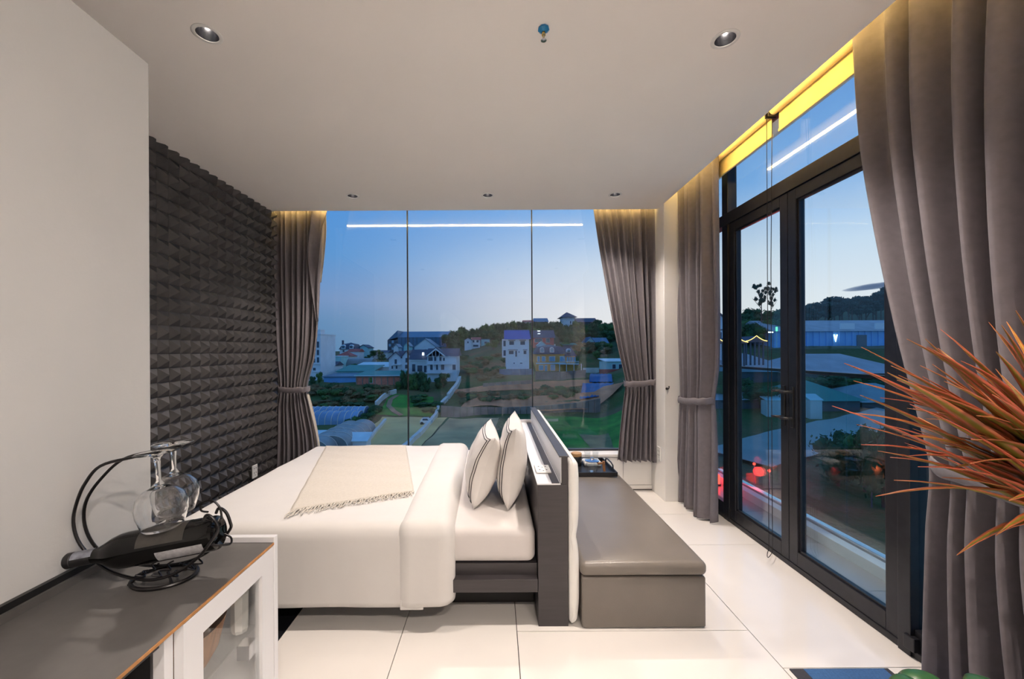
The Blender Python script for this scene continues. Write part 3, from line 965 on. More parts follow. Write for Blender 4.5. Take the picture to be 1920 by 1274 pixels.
# glass teapot with a wooden handle
c = (0.835, 3.50, TB)
tp = thing('glass_teapot', c, 'small clear glass teapot with wooden side handle on the black tray', 'teapot')
MB().lathe([(0.035, 0), (0.036, 0.006), (0.05, 0.03), (0.055, 0.055), (0.048, 0.08), (0.046, 0.095), (0.060, 0.102)], c, 28, cap=False).build('body', 'glass_thin', tp, smooth=True, solid=0.003)
MB().lathe([(0.001, 0.0), (0.034, 0.0), (0.034, 0.008), (0.001, 0.008)], c, 24, cap=False).build('base', 'steel', tp)
MB().lathe([(0.061, 0.099), (0.062, 0.104), (0.05, 0.108), (0.02, 0.113), (0.012, 0.12), (0.014, 0.13), (0.001, 0.133)], c, 28, cap=False).build('lid', 'steel', tp, smooth=True)
MB().tube([(c[0] + 0.048, c[1], TB + 0.075), (c[0] + 0.075, c[1] - 0.005, TB + 0.08), (c[0] + 0.10, c[1] - 0.01, TB + 0.082)], 0.010, 10).tube([(c[0] + 0.098, c[1] - 0.01, TB + 0.098), (c[0] + 0.101, c[1] - 0.012, TB + 0.05), (c[0] + 0.104, c[1] - 0.014, TB + 0.012)], [0.012, 0.013, 0.012], 10).build('handle', 'wood_warm', tp, smooth=True)
# small white stand with two tumblers
ws = rounded_box(0.805, 0.965, 3.66, 3.80, TB, TB + 0.045, 0.018, 4, div=(4, 4, 2)).build('cup_stand', 'plastic_white', None, smooth=True, angle=3, at_base=True)
tag(ws, 'small white stand carrying two clear tumblers on the black tray', 'stand')
for x, lb in ((0.848, 'clear glass tumbler on the white stand, the one nearer the jar'), (0.922, 'clear glass tumbler on the white stand, the one nearer the tray handle')):
    g = MB().lathe([(0.001, 0.0), (0.026, 0.0), (0.029, 0.075), (0.026, 0.075), (0.023, 0.008), (0.001, 0.008)], (x, 3.73, TB + 0.0455), 24, cap=False).build('tumbler', 'glass_thin', None, smooth=True, angle=0.8, at_base=True)
    tag(g, lb, 'glass', 'tumblers on the tea tray')
c = (0.742, 3.72, TB)
j = thing('storage_jar', c, 'dark jar with a round wooden lid at the back of the black tray', 'jar')
MB().lathe([(0.001, 0), (0.046, 0), (0.05, 0.01), (0.05, 0.075), (0.046, 0.083)], c, 28, cap=False).build('body', 'plastic_black', j, smooth=True, angle=0.8)
MB().lathe([(0.001, 0.082), (0.044, 0.083), (0.049, 0.088), (0.049, 0.112), (0.044, 0.116), (0.001, 0.116)], c, 28, cap=False).build('lid', 'wood_light', j, smooth=True, angle=0.6)

# doormat at the lower right
dm = thing('doormat', (1.55, 1.6, 0), 'blue mat with dark border lying on the tiles by the balcony doors', 'mat')
box('border', 'mat_dark', 1.315, 1.76, 1.30, 1.805, 0.0, 0.006, dm, bevel=0.002)
box('field', 'mat_blue', 1.375, 1.735, 1.33, 1.798, 0.006, 0.009, dm)

# ================================================================== bar cabinet
KX0, KX1, KY1, KT = -0.915, -0.602, 1.062, 0.95
cab = thing('bar_cabinet', (-0.75, 0.3, 0), 'grey-topped bar cabinet with white framed glass door against the white partition', 'cabinet')
KY0 = -0.6
box('top', 'counter_grey', KX0, KX1 + 0.017, KY0, KY1 - 0.016, KT - 0.007, KT, cab)
box('sub_top', 'lacquer_white', KX0, KX1 - 0.002, KY0, KY1 - 0.016, KT - 0.022, KT - 0.007, cab)
box('edge_band', 'edge_orange', KX1 + 0.017, KX1 + 0.019, KY0, KY1 - 0.016, KT - 0.006, KT - 0.0004, cab)
box('end_panel', 'lacquer_white', KX0, KX1 + 0.020, KY1 - 0.016, KY1, 0.0, KT + 0.014, cab, bevel=0.0015)
box('divider', 'lacquer_white', KX0, KX1, 0.722, 0.742, 0.06, KT - 0.022, cab)
box('back_panel', 'lacquer_white', KX0, KX0 + 0.012, 0.742, KY1 - 0.016, 0.06, KT - 0.022, cab)
box('back_panel', 'plastic_black', KX0, KX0 + 0.012, KY0, 0.722, 0.06, KT - 0.022, cab)
box('bottom', 'lacquer_white', KX0, KX1, KY0, KY1 - 0.016, 0.0, 0.06, cab)
box('side_lining', 'plastic_black', KX0 + 0.012, KX1 - 0.02, 0.716, 0.722, 0.06, KT - 0.022, cab)
box('top_lining', 'plastic_black', KX0 + 0.012, KX1 - 0.004, KY0, 0.716, KT - 0.030, KT - 0.022, cab)
box('near_panel', 'plastic_black', KX0, KX1, KY0, KY0 + 0.02, 0.06, KT - 0.022, cab)
box('upstand', 'plastic_black', -0.927, -0.917, KY0, KY1 - 0.02, KT - 0.05, KT + 0.03, cab)
box('upstand_cap', 'counter_grey', -0.917, -0.909, KY0, KY1 - 0.02, KT, KT + 0.016, cab)
kd = MB()
DY0, DY1, DZ0, DZ1, DW = 0.744, KY1 - 0.018, 0.07, KT - 0.008, 0.05
kd.box(KX1, KX1 + 0.018, DY0, DY0 + DW, DZ0, DZ1).box(KX1, KX1 + 0.018, DY1 - DW, DY1, DZ0, DZ1).box(KX1, KX1 + 0.018, DY0 + DW, DY1 - DW, DZ1 - DW, DZ1).box(KX1, KX1 + 0.018, DY0 + DW, DY1 - DW, DZ0, DZ0 + DW)
door = kd.build('door', 'lacquer_white', cab)
box('pane', 'glass_thin', KX1 + 0.006, KX1 + 0.010, DY0 + DW, DY1 - DW, DZ0 + DW, DZ1 - DW, door)
box('hinge', 'steel', KX1 - 0.03, KX1, DY1 - 0.075, DY1 - 0.045, 0.70, 0.735, door)
box('shelf', 'glass_thin', KX0 + 0.014, KX1 - 0.03, 0.744, KY1 - 0.018, 0.730, 0.738, cab)
# wooden tray and white box kept inside
wb = MB().lathe([(0.001, 0.004), (0.075, 0.004), (0.10, 0.02), (0.125, 0.055), (0.130, 0.056), (0.106, 0.014), (0.08, -0.004), (0.001, -0.004)], (0, 0, 0), 36, cap=False)
wb.xf(Matrix.Translation((-0.705, 0.892, 0.745)) @ Matrix.Diagonal((0.58, 0.80, 1.55, 1)))
o = wb.build('wooden_bowl', 'wood_warm', None, smooth=True, at_base=True)
tag(o, 'shallow oval wooden bowl on the glass shelf inside the bar cabinet', 'bowl')
o = MB().lathe([(0.001, 0), (0.017, 0), (0.02, 0.01), (0.022, 0.11), (0.020, 0.11), (0.018, 0.012), (0.001, 0.006)], (-0.655, 1.018, 0.7385), 8, cap=False).build('white_cup', 'plastic_white', None, at_base=True)
tag(o, 'white faceted cup beside the wooden bowl inside the bar cabinet', 'cup')

# ---- wire wine rack
rk = thing('wine_rack', (-0.74, 0.887, KT), 'black wire wine rack with round base on the grey cabinet top', 'wine rack')
W = lambda px, py, Y: tuple(at(px, py, Y))
ring = [(-0.735 + 0.062 * math.cos(a), 0.885 + 0.05 * math.sin(a), KT + 0.004) for a in [2 * PI * k / 40 for k in range(40)]]
MB().tube(ring, 0.0040, 8, closed=True).build('base_ring', 'wire_black', rk, smooth=True)
def wire(name, pts, r=0.0028, n=6, sub=6, closed=False):
    P = [Vector(p) for p in pts]
    out = []
    m = len(P)
    for i in range(m - 1):
        p0 = P[max(i - 1, 0)]; p1 = P[i]; p2 = P[i + 1]; p3 = P[min(i + 2, m - 1)]
        for k in range(sub):
            t_ = k / sub
            out.append(0.5 * ((2 * p1) + (-p0 + p2) * t_ + (2 * p0 - 5 * p1 + 4 * p2 - p3) * t_ ** 2 + (-p0 + 3 * p1 - 3 * p2 + p3) * t_ ** 3))
    out.append(P[-1])
    return MB().tube(out, r, n).build(name, 'wire_black', rk, smooth=True)
arc = [(316, 840), (262, 850), (206, 865), (172, 898), (150, 935), (143, 972), (152, 1008), (176, 1038), (214, 1060), (262, 1071), (310, 1070), (352, 1056), (388, 1030), (410, 1003), (417, 985), (409, 966), (396, 958), (390, 968)]
for Yf, sx in ((0.842, 0), (0.905, 0)):
    pts = []
    for k, (a, b) in enumerate(arc):
        p = at(a, b, 0.87)
        fr = k / (len(arc) - 1)
        yy = Yf if k > 2 else Yf + (0.0)
        # both runs draw together at the neck and spread at the cradle
        yy = 0.873 + (Yf - 0.873) * interp([(0, 0.9), (2, 0.8), (4, 0.35), (7, 0.35), (10, 1.0), (18, 1.0)], k)
        if k >= len(arc) - 4: yy = 0.873 + (Yf - 0.873) * 0.6
        pts.append((p.x, yy, max(p.z, KT + 0.020)))
    wire('rail', pts, 0.0032, 8, 5)
wire('tail_scroll', [(-0.60, 0.873, 1.085), (-0.605, 0.873, 1.11), (-0.622, 0.873, 1.125), (-0.645, 0.873, 1.118), (-0.645, 0.873, 1.103), (-0.630, 0.873, 1.100)], 0.0022)
for k, x in enumerate((-0.80, -0.765, -0.73, -0.695, -0.66)):
    zz = KT + 0.028 + (0.022 if k in (0,) else 0.0) + (0.014 if k == 4 else 0)
    wire('cross_scroll', [(x, 0.845, zz), (x + 0.012, 0.855, zz - 0.008), (x - 0.004, 0.868, zz - 0.004), (x + 0.010, 0.882, zz - 0.009), (x - 0.006, 0.893, zz - 0.003), (x, 0.903, zz)], 0.0018, 6, 5)
for sx, sy in ((-0.785, 0.85), (-0.785, 0.915), (-0.69, 0.85), (-0.69, 0.915)):
    wire('strut', [(sx, sy, KT + 0.005), ((sx - 0.735) / 2, sy, KT + 0.012), (sx + (0.02 if sx < -0.735 else -0.02), 0.87 + (sy - 0.88) * 0.8, KT + 0.022)] if False else [(sx, sy, KT + 0.004), (sx * 0.5 - 0.735 * 0.5, 0.5 * sy + 0.44, KT + 0.024)], 0.0025)
wire('end_loop', [(-0.612, 0.848, 1.04), (-0.592, 0.855, 1.036), (-0.582, 0.873, 1.030), (-0.592, 0.890, 1.036), (-0.612, 0.898, 1.04)], 0.0022)

# bottle lying in the rack, neck towards the partition
bA = Vector((-0.615, 0.889, KT + 0.099)); bB = Vector((-0.903, 0.838, KT + 0.062))
bot = thing('wine_bottle', (-0.75, 0.87, KT + 0.03), 'dark wine bottle lying in the black wire rack', 'bottle')
dirn = (bB - bA).normalized()
Mb = Matrix.Translation(bA) @ dirn.to_track_quat('Z', 'Y').to_matrix().to_4x4()
def bpart(name, prof, m, parent=bot, n=36, cap=False):
    mb = MB().lathe(prof, (0, 0, 0), n, cap=cap).xf(Mb)
    return mb.build(name, m, parent, smooth=True, angle=0.6)
r = 0.0368
bpart('glass_body', [(0.001, 0.012), (0.02, 0.006), (0.030, 0.0), (0.035, 0.003), (r, 0.010), (r, 0.175), (0.0355, 0.19), (0.031, 0.205), (0.023, 0.22), (0.0165, 0.233), (0.0148, 0.245), (0.0142, 0.29)], 'bottle_dark')
bpart('foil_capsule', [(0.0150, 0.236), (0.0150, 0.280), (0.0158, 0.281), (0.0158, 0.291), (0.0140, 0.2935), (0.001, 0.2935)], 'plastic_black')
def wrap(name, a0, a1, h0, h1, rad, m):
    def P(u, v):
        a = a0 + (a1 - a0) * u
        return Mb @ Vector((rad * math.cos(a), rad * math.sin(a), h0 + (h1 - h0) * v))
    return MB().grid(P, 20, 2).build(name, m, bot, smooth=True, angle=3)
# find which local angle faces the ceiling
loc_up = (Mb.to_3x3().inverted() @ Vector((0, -0.35, 1))).normalized()
aup = math.atan2(loc_up.y, loc_up.x)
wrap('front_label', aup - 0.95, aup + 0.95, 0.055, 0.145, r + 0.0004, 'label_grey')
wrap('neck_label', aup - 0.9, aup + 0.9, 0.240, 0.278, 0.0156, 'foil_silver')
loc_lo = (Mb.to_3x3().inverted() @ Vector((0, -1, -0.55))).normalized()
alo = math.atan2(loc_lo.y, loc_lo.x)
wrap('back_label', alo - 0.35, alo + 0.35, 0.02, 0.11, r + 0.0004, 'label_white')

# two goblets hanging upside down by the foot
def goblet(x, y, lean, label):
    zf = KT + 0.282
    g = thing('wine_glass', (x, y, zf - 0.16), label, 'glass', 'wine glasses hanging in the rack')
    M = Matrix.Translation((x, y, zf)) @ Matrix.Rotation(lean, 4, 'Y') @ Matrix.Diagonal((1.12, 1.12, 1.03, 1))
    prof_b = [(0.0045, -0.068), (0.012, -0.071), (0.026, -0.078), (0.038, -0.092), (0.0425, -0.110), (0.041, -0.128), (0.035, -0.150), (0.0325, -0.158)]
    inner = [(a - 0.0011, b - 0.0004) for a, b in prof_b[1:]][::-1]
    MB().lathe(prof_b + [(0.0318, -0.1586)] + inner + [(0.002, -0.0735)], (0, 0, 0), 40, cap=False).xf(M).build('bowl', 'glass_goblet', g, smooth=True, angle=3)
    MB().lathe([(0.001, 0.003), (0.034, 0.0012), (0.0365, 0.0), (0.034, -0.0014), (0.012, -0.005), (0.0055, -0.012), (0.0040, -0.035), (0.0045, -0.060), (0.009, -0.0695), (0.001, -0.0715)], (0, 0, 0), 36, cap=False).xf(M).build('stem_and_foot', 'glass_goblet', g, smooth=True, angle=3)
gm = bpy.data.materials.new('glass_goblet'); gm.use_nodes = True
gb = gm.node_tree.nodes['Principled BSDF']
gb.inputs['Base Color'].default_value = (1, 1, 1, 1); gb.inputs['Roughness'].default_value = 0.0
gb.inputs['Transmission Weight'].default_value = 1.0; gb.inputs['IOR'].default_value = 1.45
MATS['glass_goblet'] = gm
goblet(-0.738, 0.868, math.radians(-5), 'clear wine goblet hanging upside down, nearer one in the wire rack')
goblet(-0.772, 0.955, math.radians(-2), 'clear wine goblet hanging upside down, farther one in the wire rack')

# ================================================================== plants
mat('leaf_red', (0.30, 0.065, 0.022), 0.38, var=0.45, scale=9, stretch=(1, 1, 1))
mat('leaf_olive', (0.17, 0.105, 0.018), 0.38, var=0.4, scale=9)
mat('leaf_green', (0.03, 0.10, 0.035), 0.35, var=0.3, scale=12)
mat('bark_grey', (0.16, 0.12, 0.085), 0.85, var=0.35, scale=30, bump=0.4)
mat('soil', (0.03, 0.02, 0.014), 0.95, var=0.4, scale=60, bump=0.6)
mat('pot_white', (0.66, 0.65, 0.63), 0.4, var=0.03)
mat('pot_grey', (0.16, 0.16, 0.165), 0.5, var=0.08)
# leaf with a red margin: the midrib runs olive, as on the real plant
def two_tone(name, mid, edge):
    m = bpy.data.materials.new(name); m.use_nodes = True
    t = m.node_tree; b = t.nodes['Principled BSDF']
    b.inputs['Roughness'].default_value = 0.36
    at_ = t.nodes.new('ShaderNodeAttribute'); at_.attribute_name = 'across'
    rp = ramp(t, [(0.0, mid), (0.30, mid), (0.62, edge), (1.0, edge)])
    t.links.new(at_.outputs['Fac'], rp.inputs[0])
    ns = t.nodes.new('ShaderNodeTexNoise'); ns.inputs['Scale'].default_value = 14
    hv = t.nodes.new('ShaderNodeHueSaturation')
    mrn = t.nodes.new('ShaderNodeMapRange'); mrn.inputs['To Min'].default_value = 0.6; mrn.inputs['To Max'].default_value = 1.4
    t.links.new(ns.outputs['Fac'], mrn.inputs['Value']); t.links.new(mrn.outputs[0], hv.inputs['Value'])
    t.links.new(rp.outputs[0], hv.inputs['Color']); t.links.new(hv.outputs[0], b.inputs['Base Color'])
    MATS[name] = m
two_tone('blade_olive', (0.17, 0.15, 0.022, 1), (0.36, 0.095, 0.03, 1))
two_tone('blade_red', (0.19, 0.085, 0.022, 1), (0.42, 0.080, 0.036, 1))
two_tone('blade_gold', (0.50, 0.30, 0.06, 1), (0.52, 0.16, 0.04, 1))

def blade(parent, root, tip, width, sag, m, twist=0.0):
    """long narrow leaf with a keel, arching from root to tip; 'across' runs from midrib to margin"""
    root = Vector(root); tip = Vector(tip)
    d = tip - root
    L = d.length
    side = d.cross(Vector((0, 0, 1)))
    side = side.normalized() if side.length > 1e-4 else Vector((1, 0, 0))
    side = Matrix.Rotation(twist, 3, d.normalized()) @ side
    up = side.cross(d).normalized()
    n = 9
    vs = []; ac = []
    for i in range(n + 1):
        t_ = i / n
        c = root + d * t_ + Vector((0, 0, 1)) * (sag * 4 * t_ * (1 - t_))
        w = width * (0.55 + 0.45 * math.sin(min(1, t_ * 2.2) * PI / 2)) * (1 - t_ ** 3.0) + 0.0004
        for k, s in enumerate((-1, -0.45, 0, 0.45, 1)):
            vs.append(c + side * (s * w) + up * (abs(s) * w * 0.45)); ac.append(abs(s))
    for i in range(n + 1):
        pass
    fs = []
    for i in range(n):
        for k in range(4):
            a = i * 5 + k
            fs.append((a, a + 1, a + 6, a + 5))
    mb = MB().add(vs, fs)
    o = mb.build('leaf', m, parent, smooth=True, angle=3)
    at_ = o.data.attributes.new('across', 'FLOAT', 'POINT')
    at_.data.foreach_set('value', ac)
    md = o.modifiers.new('thickness', 'SOLIDIFY'); md.thickness = 0.0012; md.offset = 0
    return o
PX, PY = 1.47, 0.97
dr = thing('dracaena_plant', (PX, PY, 0), 'spiky red and olive dracaena in a pot in front of the large grey curtain', 'plant')
MB().lathe([(0.001, 0), (0.13, 0), (0.14, 0.01), (0.175, 0.30), (0.18, 0.33), (0.165, 0.33), (0.16, 0.29), (0.001, 0.285)], (PX, PY, 0), 32, cap=False).build('pot', 'pot_white', dr, smooth=True, angle=0.7)
MB().lathe([(0.001, 0.300), (0.162, 0.295), (0.161, 0.288), (0.001, 0.287)], (PX, PY, 0), 24, cap=False).build('soil', 'soil', dr)
MB().tube([(PX, PY, 0.28), (PX + 0.015, PY + 0.01, 0.55), (PX - 0.01, PY, 0.85), (PX, PY, 1.00), (PX + 0.005, PY, 1.06)], [0.022, 0.019, 0.017, 0.016, 0.010], 12).build('stem', 'bark_grey', dr, smooth=True)
rp_ = random.Random(11)
# leaves reaching to the left, then a full rosette all round
targets = [(1615, 655, 1.00), (1583, 685, 0.97), (1600, 718, 1.0), (1612, 745, 1.02), (1560, 765, 0.95), (1592, 778, 1.0), (1605, 800, 1.05), (1614, 838, 1.0), (1634, 795, 1.05), (1645, 850, 1.0), (1668, 862, 1.02),
           (1640, 935, 1.0), (1792, 1046, 0.98), (1655, 800, 1.1), (1700, 640, 1.02), (1735, 640, 1.05), (1738, 655, 0.96), (1748, 688, 1.0), (1805, 660, 1.0), (1802, 682, 0.96), (1868, 665, 0.98), (1878, 615, 1.0), (1876, 632, 1.05), (1905, 588, 0.95),
           (1878, 710, 0.85), (1690, 735, 0.98), (1700, 770, 1.1), (1765, 900, 0.98), (1720, 880, 0.95), (1690, 820, 1.0), (1760, 835, 1.0), (1735, 790, 1.08), (1800, 770, 1.02), (1820, 830, 0.95), (1860, 745, 0.9), (1865, 1010, 0.97), (1630, 702, 1.03), (1650, 750, 1.02), (1675, 905, 0.98), (1770, 720, 0.92), (1830, 700, 1.04), (1725, 690, 0.95), (1670, 690, 0.98), (1690, 860, 1.0)]
for k in range(34):
    a_ = rp_.uniform(1660, 1900); b_ = rp_.uniform(690, 990)
    if b_ > 700 + (a_ - 1600) * 1.05: b_ = 700 + (a_ - 1660) * 0.8
    targets.append((a_, b_, rp_.uniform(0.93, 1.08)))
blades = ['blade_olive', 'blade_red', 'blade_olive', 'blade_gold', 'blade_red', 'blade_olive']
for k, (a, b, Y) in enumerate(targets):
    Y = 0.93 + (Y - 1.0) * 2.0
    tip = at(a, b, Y)
    root = Vector((PX + rp_.uniform(-0.012, 0.012), PY + rp_.uniform(-0.012, 0.012), 0.93 + 0.13 * rp_.random()))
    blade(dr, root, tip, 0.0105 + 0.004 * rp_.random(), 0.030 + 0.03 * rp_.random(), 'blade_gold' if k in (24, 31, 40) else blades[k % 6] if k % 6 != 3 else 'blade_olive', rp_.uniform(-0.5, 0.5))
for k in range(46):
    an = rp_.uniform(-0.7, 0.62) * PI
    el = rp_.uniform(-0.35, 1.25)
    L = rp_.uniform(0.40, 0.58)
    d = Vector((math.cos(an) * math.cos(el), math.sin(an) * math.cos(el), math.sin(el)))
    if PX + d.x * L > 1.66: d.x *= 0.35; d.z += 0.3
    root = Vector((PX, PY, 0.94 + 0.13 * rp_.random()))
    blade(dr, root, root + d * L, 0.011, 0.03 * math.cos(el), blades[k % 6], rp_.uniform(-0.6, 0.6))

# broad-leaved pot plant whose top leaf shows at the lower edge
QX, QY = 1.29, 1.10
bp = thing('broad_leaf_plant', (QX, QY, 0), 'green broad-leaved potted plant at the lower right corner near the curtain', 'plant')
MB().lathe([(0.001, 0), (0.08, 0), (0.10, 0.16), (0.092, 0.16), (0.088, 0.145), (0.001, 0.14)], (QX, QY, 0), 28, cap=False).build('pot', 'pot_grey', bp, smooth=True, angle=0.7)
MB().lathe([(0.001, 0.148), (0.088, 0.147), (0.086, 0.142), (0.001, 0.142)], (QX, QY, 0), 20, cap=False).build('soil', 'soil', bp)
def broad(root, tip, w):
    root = Vector(root); tip = Vector(tip); d = tip - root
    side = d.cross(Vector((0, 0, 1))).normalized()
    mid = root + Vector((0, 0, 0.10))
    MB().tube([(QX, QY, 0.14), ((QX + root.x) / 2, (QY + root.y) / 2, (root.z + 0.14) / 2 + 0.02), root], 0.0035, 6).build('leaf_stalk', 'leaf_green', bp, smooth=True)
    def P(u, v):
        s = 2 * u - 1
        ww = w * (math.sin(PI * min(1, v * 0.93 + 0.05)) ** 0.7)
        c = root + d * v + Vector((0, 0, 0.055 * math.sin(PI * v * 0.9)))
        return c + side * s * ww + Vector((0, 0, -0.02 * s * s + 0.006 * abs(s)))
    MB().grid(P, 10, 14).build('leaf', 'leaf_green', bp, smooth=True, angle=3, solid=0.0015)
for a, L, z0, w in ((2.9, 0.14, 0.46, 0.05), (0.3, 0.15, 0.45, 0.055), (-1.2, 0.15, 0.40, 0.05), (1.5, 0.14, 0.41, 0.05), (-2.4, 0.15, 0.37, 0.05), (3.6, 0.15, 0.36, 0.05)):
    root = Vector((QX + 0.05 * math.cos(a), QY + 0.05 * math.sin(a), z0))
    broad(root, root + Vector((L * math.cos(a), L * math.sin(a), -0.02)), w)

# ================================================================== the valley outside
mat('wall_white', (0.920, 0.920, 0.920), 0.7, var=0.06, scale=0.5)
mat('wall_cream', (0.920, 0.920, 0.920), 0.7, var=0.06, scale=0.5)
mat('wall_grey', (0.824, 0.816, 0.778), 0.7, var=0.08, scale=0.5)
mat('wall_yellow', (0.92, 0.46, 0.13), 0.7, var=0.06, scale=0.5)
mat('wall_red', (0.920, 0.194, 0.142), 0.7, var=0.08, scale=0.5)
mat('wall_teal', (0.453, 0.777, 0.743), 0.7, var=0.10, scale=0.5)
mat('wall_blue', (0.206, 0.505, 0.884), 0.6, var=0.10, scale=0.4)
mat('wall_dark', (0.124, 0.137, 0.160), 0.7, var=0.10, scale=0.5)
mat('brick_red', (0.865, 0.253, 0.160), 0.85, var=0.18, scale=1.5)
mat('roof_blue', (0.002, 0.10, 0.42), 0.5, var=0.06, scale=0.5)
mat('roof_slate', (0.087, 0.096, 0.133), 0.6, var=0.15, scale=0.8)
mat('roof_steel', (0.114, 0.233, 0.336), 0.45, var=0.10, scale=0.3)
mat('roof_red', (0.535, 0.107, 0.071), 0.65, var=0.18, scale=0.8)
mat('roof_green', (0.061, 0.330, 0.265), 0.55, var=0.12, scale=0.4)
mat('roof_sheet', (0.700, 0.894, 0.920), 0.4, var=0.12, scale=0.4)
mat('roof_grey', (0.453, 0.466, 0.478), 0.6, var=0.14, scale=0.4)
mat('plastic_film', (0.284, 0.302, 0.287), 0.35, var=0.15, scale=0.4)
mat('film_blue', (0.247, 0.389, 0.566), 0.3, var=0.2, scale=0.4)
mat('pane_dark', (0.061, 0.087, 0.124), 0.12, spec=0.6)
mat('pane_blue', (0.288, 0.505, 0.637), 0.15, spec=0.6)
mat('trim_white', (0.920, 0.920, 0.920), 0.6)
mat('concrete_old', (0.34, 0.25, 0.19), 0.9, var=0.25, scale=0.5, detail=6)
mat('concrete_blue', (0.247, 0.291, 0.336), 0.9, var=0.25, scale=0.5)
mat('wash_white', (0.852, 0.764, 0.659), 0.8, var=0.12, scale=0.7)
mat('dirt_orange', (0.80, 0.30, 0.13), 0.95, var=0.2, scale=0.3)
mat('dirt_brown', (0.453, 0.272, 0.142), 0.95, var=0.3, scale=0.4, detail=6)
mat('field_tan', (0.92, 0.58, 0.22), 0.95, var=0.22, scale=0.15, detail=8)
mat('field_grey', (0.56, 0.40, 0.18), 0.95, var=0.25, scale=0.2, detail=8)
mat('grass_dry', (0.19, 0.21, 0.08), 0.95, var=0.3, scale=0.4, detail=8)
mat('grass_green', (0.082, 0.291, 0.032), 0.95, var=0.4, scale=0.35, detail=8)
mat('asphalt', (0.511, 0.496, 0.451), 0.8, var=0.12, scale=0.2)
mat('tarp_blue', (0.009, 0.121, 0.305), 0.5, var=0.2, scale=0.4)
mat('leaf_dark', (0.041, 0.121, 0.035), 0.8, var=0.5, scale=0.7)
mat('leaf_mid', (0.092, 0.204, 0.044), 0.8, var=0.5, scale=0.7)
mat('leaf_dry', (0.227, 0.165, 0.062), 0.85, var=0.4, scale=0.7)
mat('leaf_pine', (0.045, 0.082, 0.052), 0.8, var=0.4, scale=0.7)
mat('bark_brown', (0.145, 0.096, 0.062), 0.9, var=0.3, scale=3)
mat('car_paint', (0.824, 0.894, 0.920), 0.25, coat=0.5)
emission('lamp_white', (0.85, 0.95, 1.0), 3.0)
emission('lamp_warm', (1.0, 0.62, 0.16), 3.2)
emission('lamp_red', (1.0, 0.035, 0.02), 6.0)
emission('lamp_green', (0.15, 1.0, 0.45), 1.6)

# ---- ground
SL = {
    -1.3: [(5, -14), (50, -13), (76, -12), (85, -9.5), (100, -7), (120, -5.5), (150, -3.5), (200, -1.2), (300, 0.5), (520, 0.8)],
    -0.30: [(5, -14), (50, -13), (76, -12), (86, -9.5), (100, -7), (120, -5.5), (150, -3.5), (200, -1.0), (300, 0.8), (520, 1.0)],
    -0.10: [(5, -14), (55, -12.6), (80, -12), (91, -9.6), (101, -7.3), (112, -5), (140, -2), (180, 1.2), (230, 5.5), (300, 7), (520, 6)],
    0.02: [(5, -14), (55, -12.6), (80, -11.8), (83, -9.7), (95, -7.6), (99, -5.7), (112, -5.0), (121, -4.7), (131, -2.2), (150, 1.5), (190, 6.5), (230, 10), (300, 11), (520, 9)],
    0.24: [(5, -14), (55, -12.6), (80, -11.4), (83, -9.0), (95, -7.0), (99, -5.5), (112, -5.0), (121, -5.0), (131, -1.0), (150, 3.0), (190, 9.5), (230, 13.5), (300, 16), (520, 14)],
    0.50: [(5, -11), (30, -10.6), (45, -9.4), (55, -8), (66, -5.5), (76, -2.5), (86, 0.6), (100, 2.2), (120, 6), (150, 12), (190, 16), (260, 17), (520, 14)],
    0.80: [(5, -11), (30, -10.6), (45, -9.4), (55, -8), (66, -5.5), (76, -2.5), (86, 1.0), (100, 3.0), (120, 8), (150, 15), (190, 20), (260, 22), (520, 18)],
    1.8: [(5, -11), (30, -10.6), (45, -9.4), (55, -8), (66, -5.0), (76, -1.5), (86, 2.0), (100, 5.0), (120, 10), (150, 17), (190, 22), (260, 24), (520, 20)],
}
SK = sorted(SL)
def hgt(x, y):
    y = max(y, 5.0)
    s = max(SK[0], min(SK[-1], x / y))
    for a, b in zip(SK, SK[1:]):
        if s <= b:
            k = (s - a) / (b - a)
            k = k * k * (3 - 2 * k)
            z = interp(SL[a], y) * (1 - k) + interp(SL[b], y) * k
            break
    far = min(1.0, y / 90)
    z += far * 0.5 * noise.noise(Vector((x * 0.07, y * 0.07, 0))) + 0.25 * noise.noise(Vector((x * 0.23, y * 0.23, 3)))
    return z
def ground(px, py):
    """where the line of sight through a pixel meets the hillside"""
    lo = 8.0
    Y = lo
    while Y < 520:
        p = at(px, py, Y)
        if p.z <= hgt(p.x, p.y):
            a, b = Y - 1.0, Y
            for _ in range(18):
                m_ = (a + b) / 2
                q = at(px, py, m_)
                if q.z <= hgt(q.x, q.y): b = m_
                else: a = m_
            return at(px, py, b)
        Y += 1.0
    return at(px, py, 520)

def terrain():
    mb = MB()
    ys = []
    y = 9.0
    while y < 520:
        ys.append(y); y += max(0.7, y * 0.012) if y < 240 else 12
    ns = 150
    ss = [-1.3 + 3.1 * i / ns for i in range(ns + 1)]
    vs = [(s * y, y, hgt(s * y, y)) for y in ys for s in ss]
    w = ns + 1
    fs = [(j * w + i, j * w + i + 1, (j + 1) * w + i + 1, (j + 1) * w + i) for j in range(len(ys) - 1) for i in range(ns)]
    return mb.add(vs, fs)
gm_ = bpy.data.materials.new('hillside'); gm_.use_nodes = True
t_ = gm_.node_tree; b_ = t_.nodes['Principled BSDF']; b_.inputs['Roughness'].default_value = 0.95
tc_ = t_.nodes.new('ShaderNodeTexCoord')
n1 = t_.nodes.new('ShaderNodeTexNoise'); n1.inputs['Scale'].default_value = 0.06; n1.inputs['Detail'].default_value = 9; n1.inputs['Roughness'].default_value = 0.65
t_.links.new(tc_.outputs['Object'], n1.inputs['Vector'])
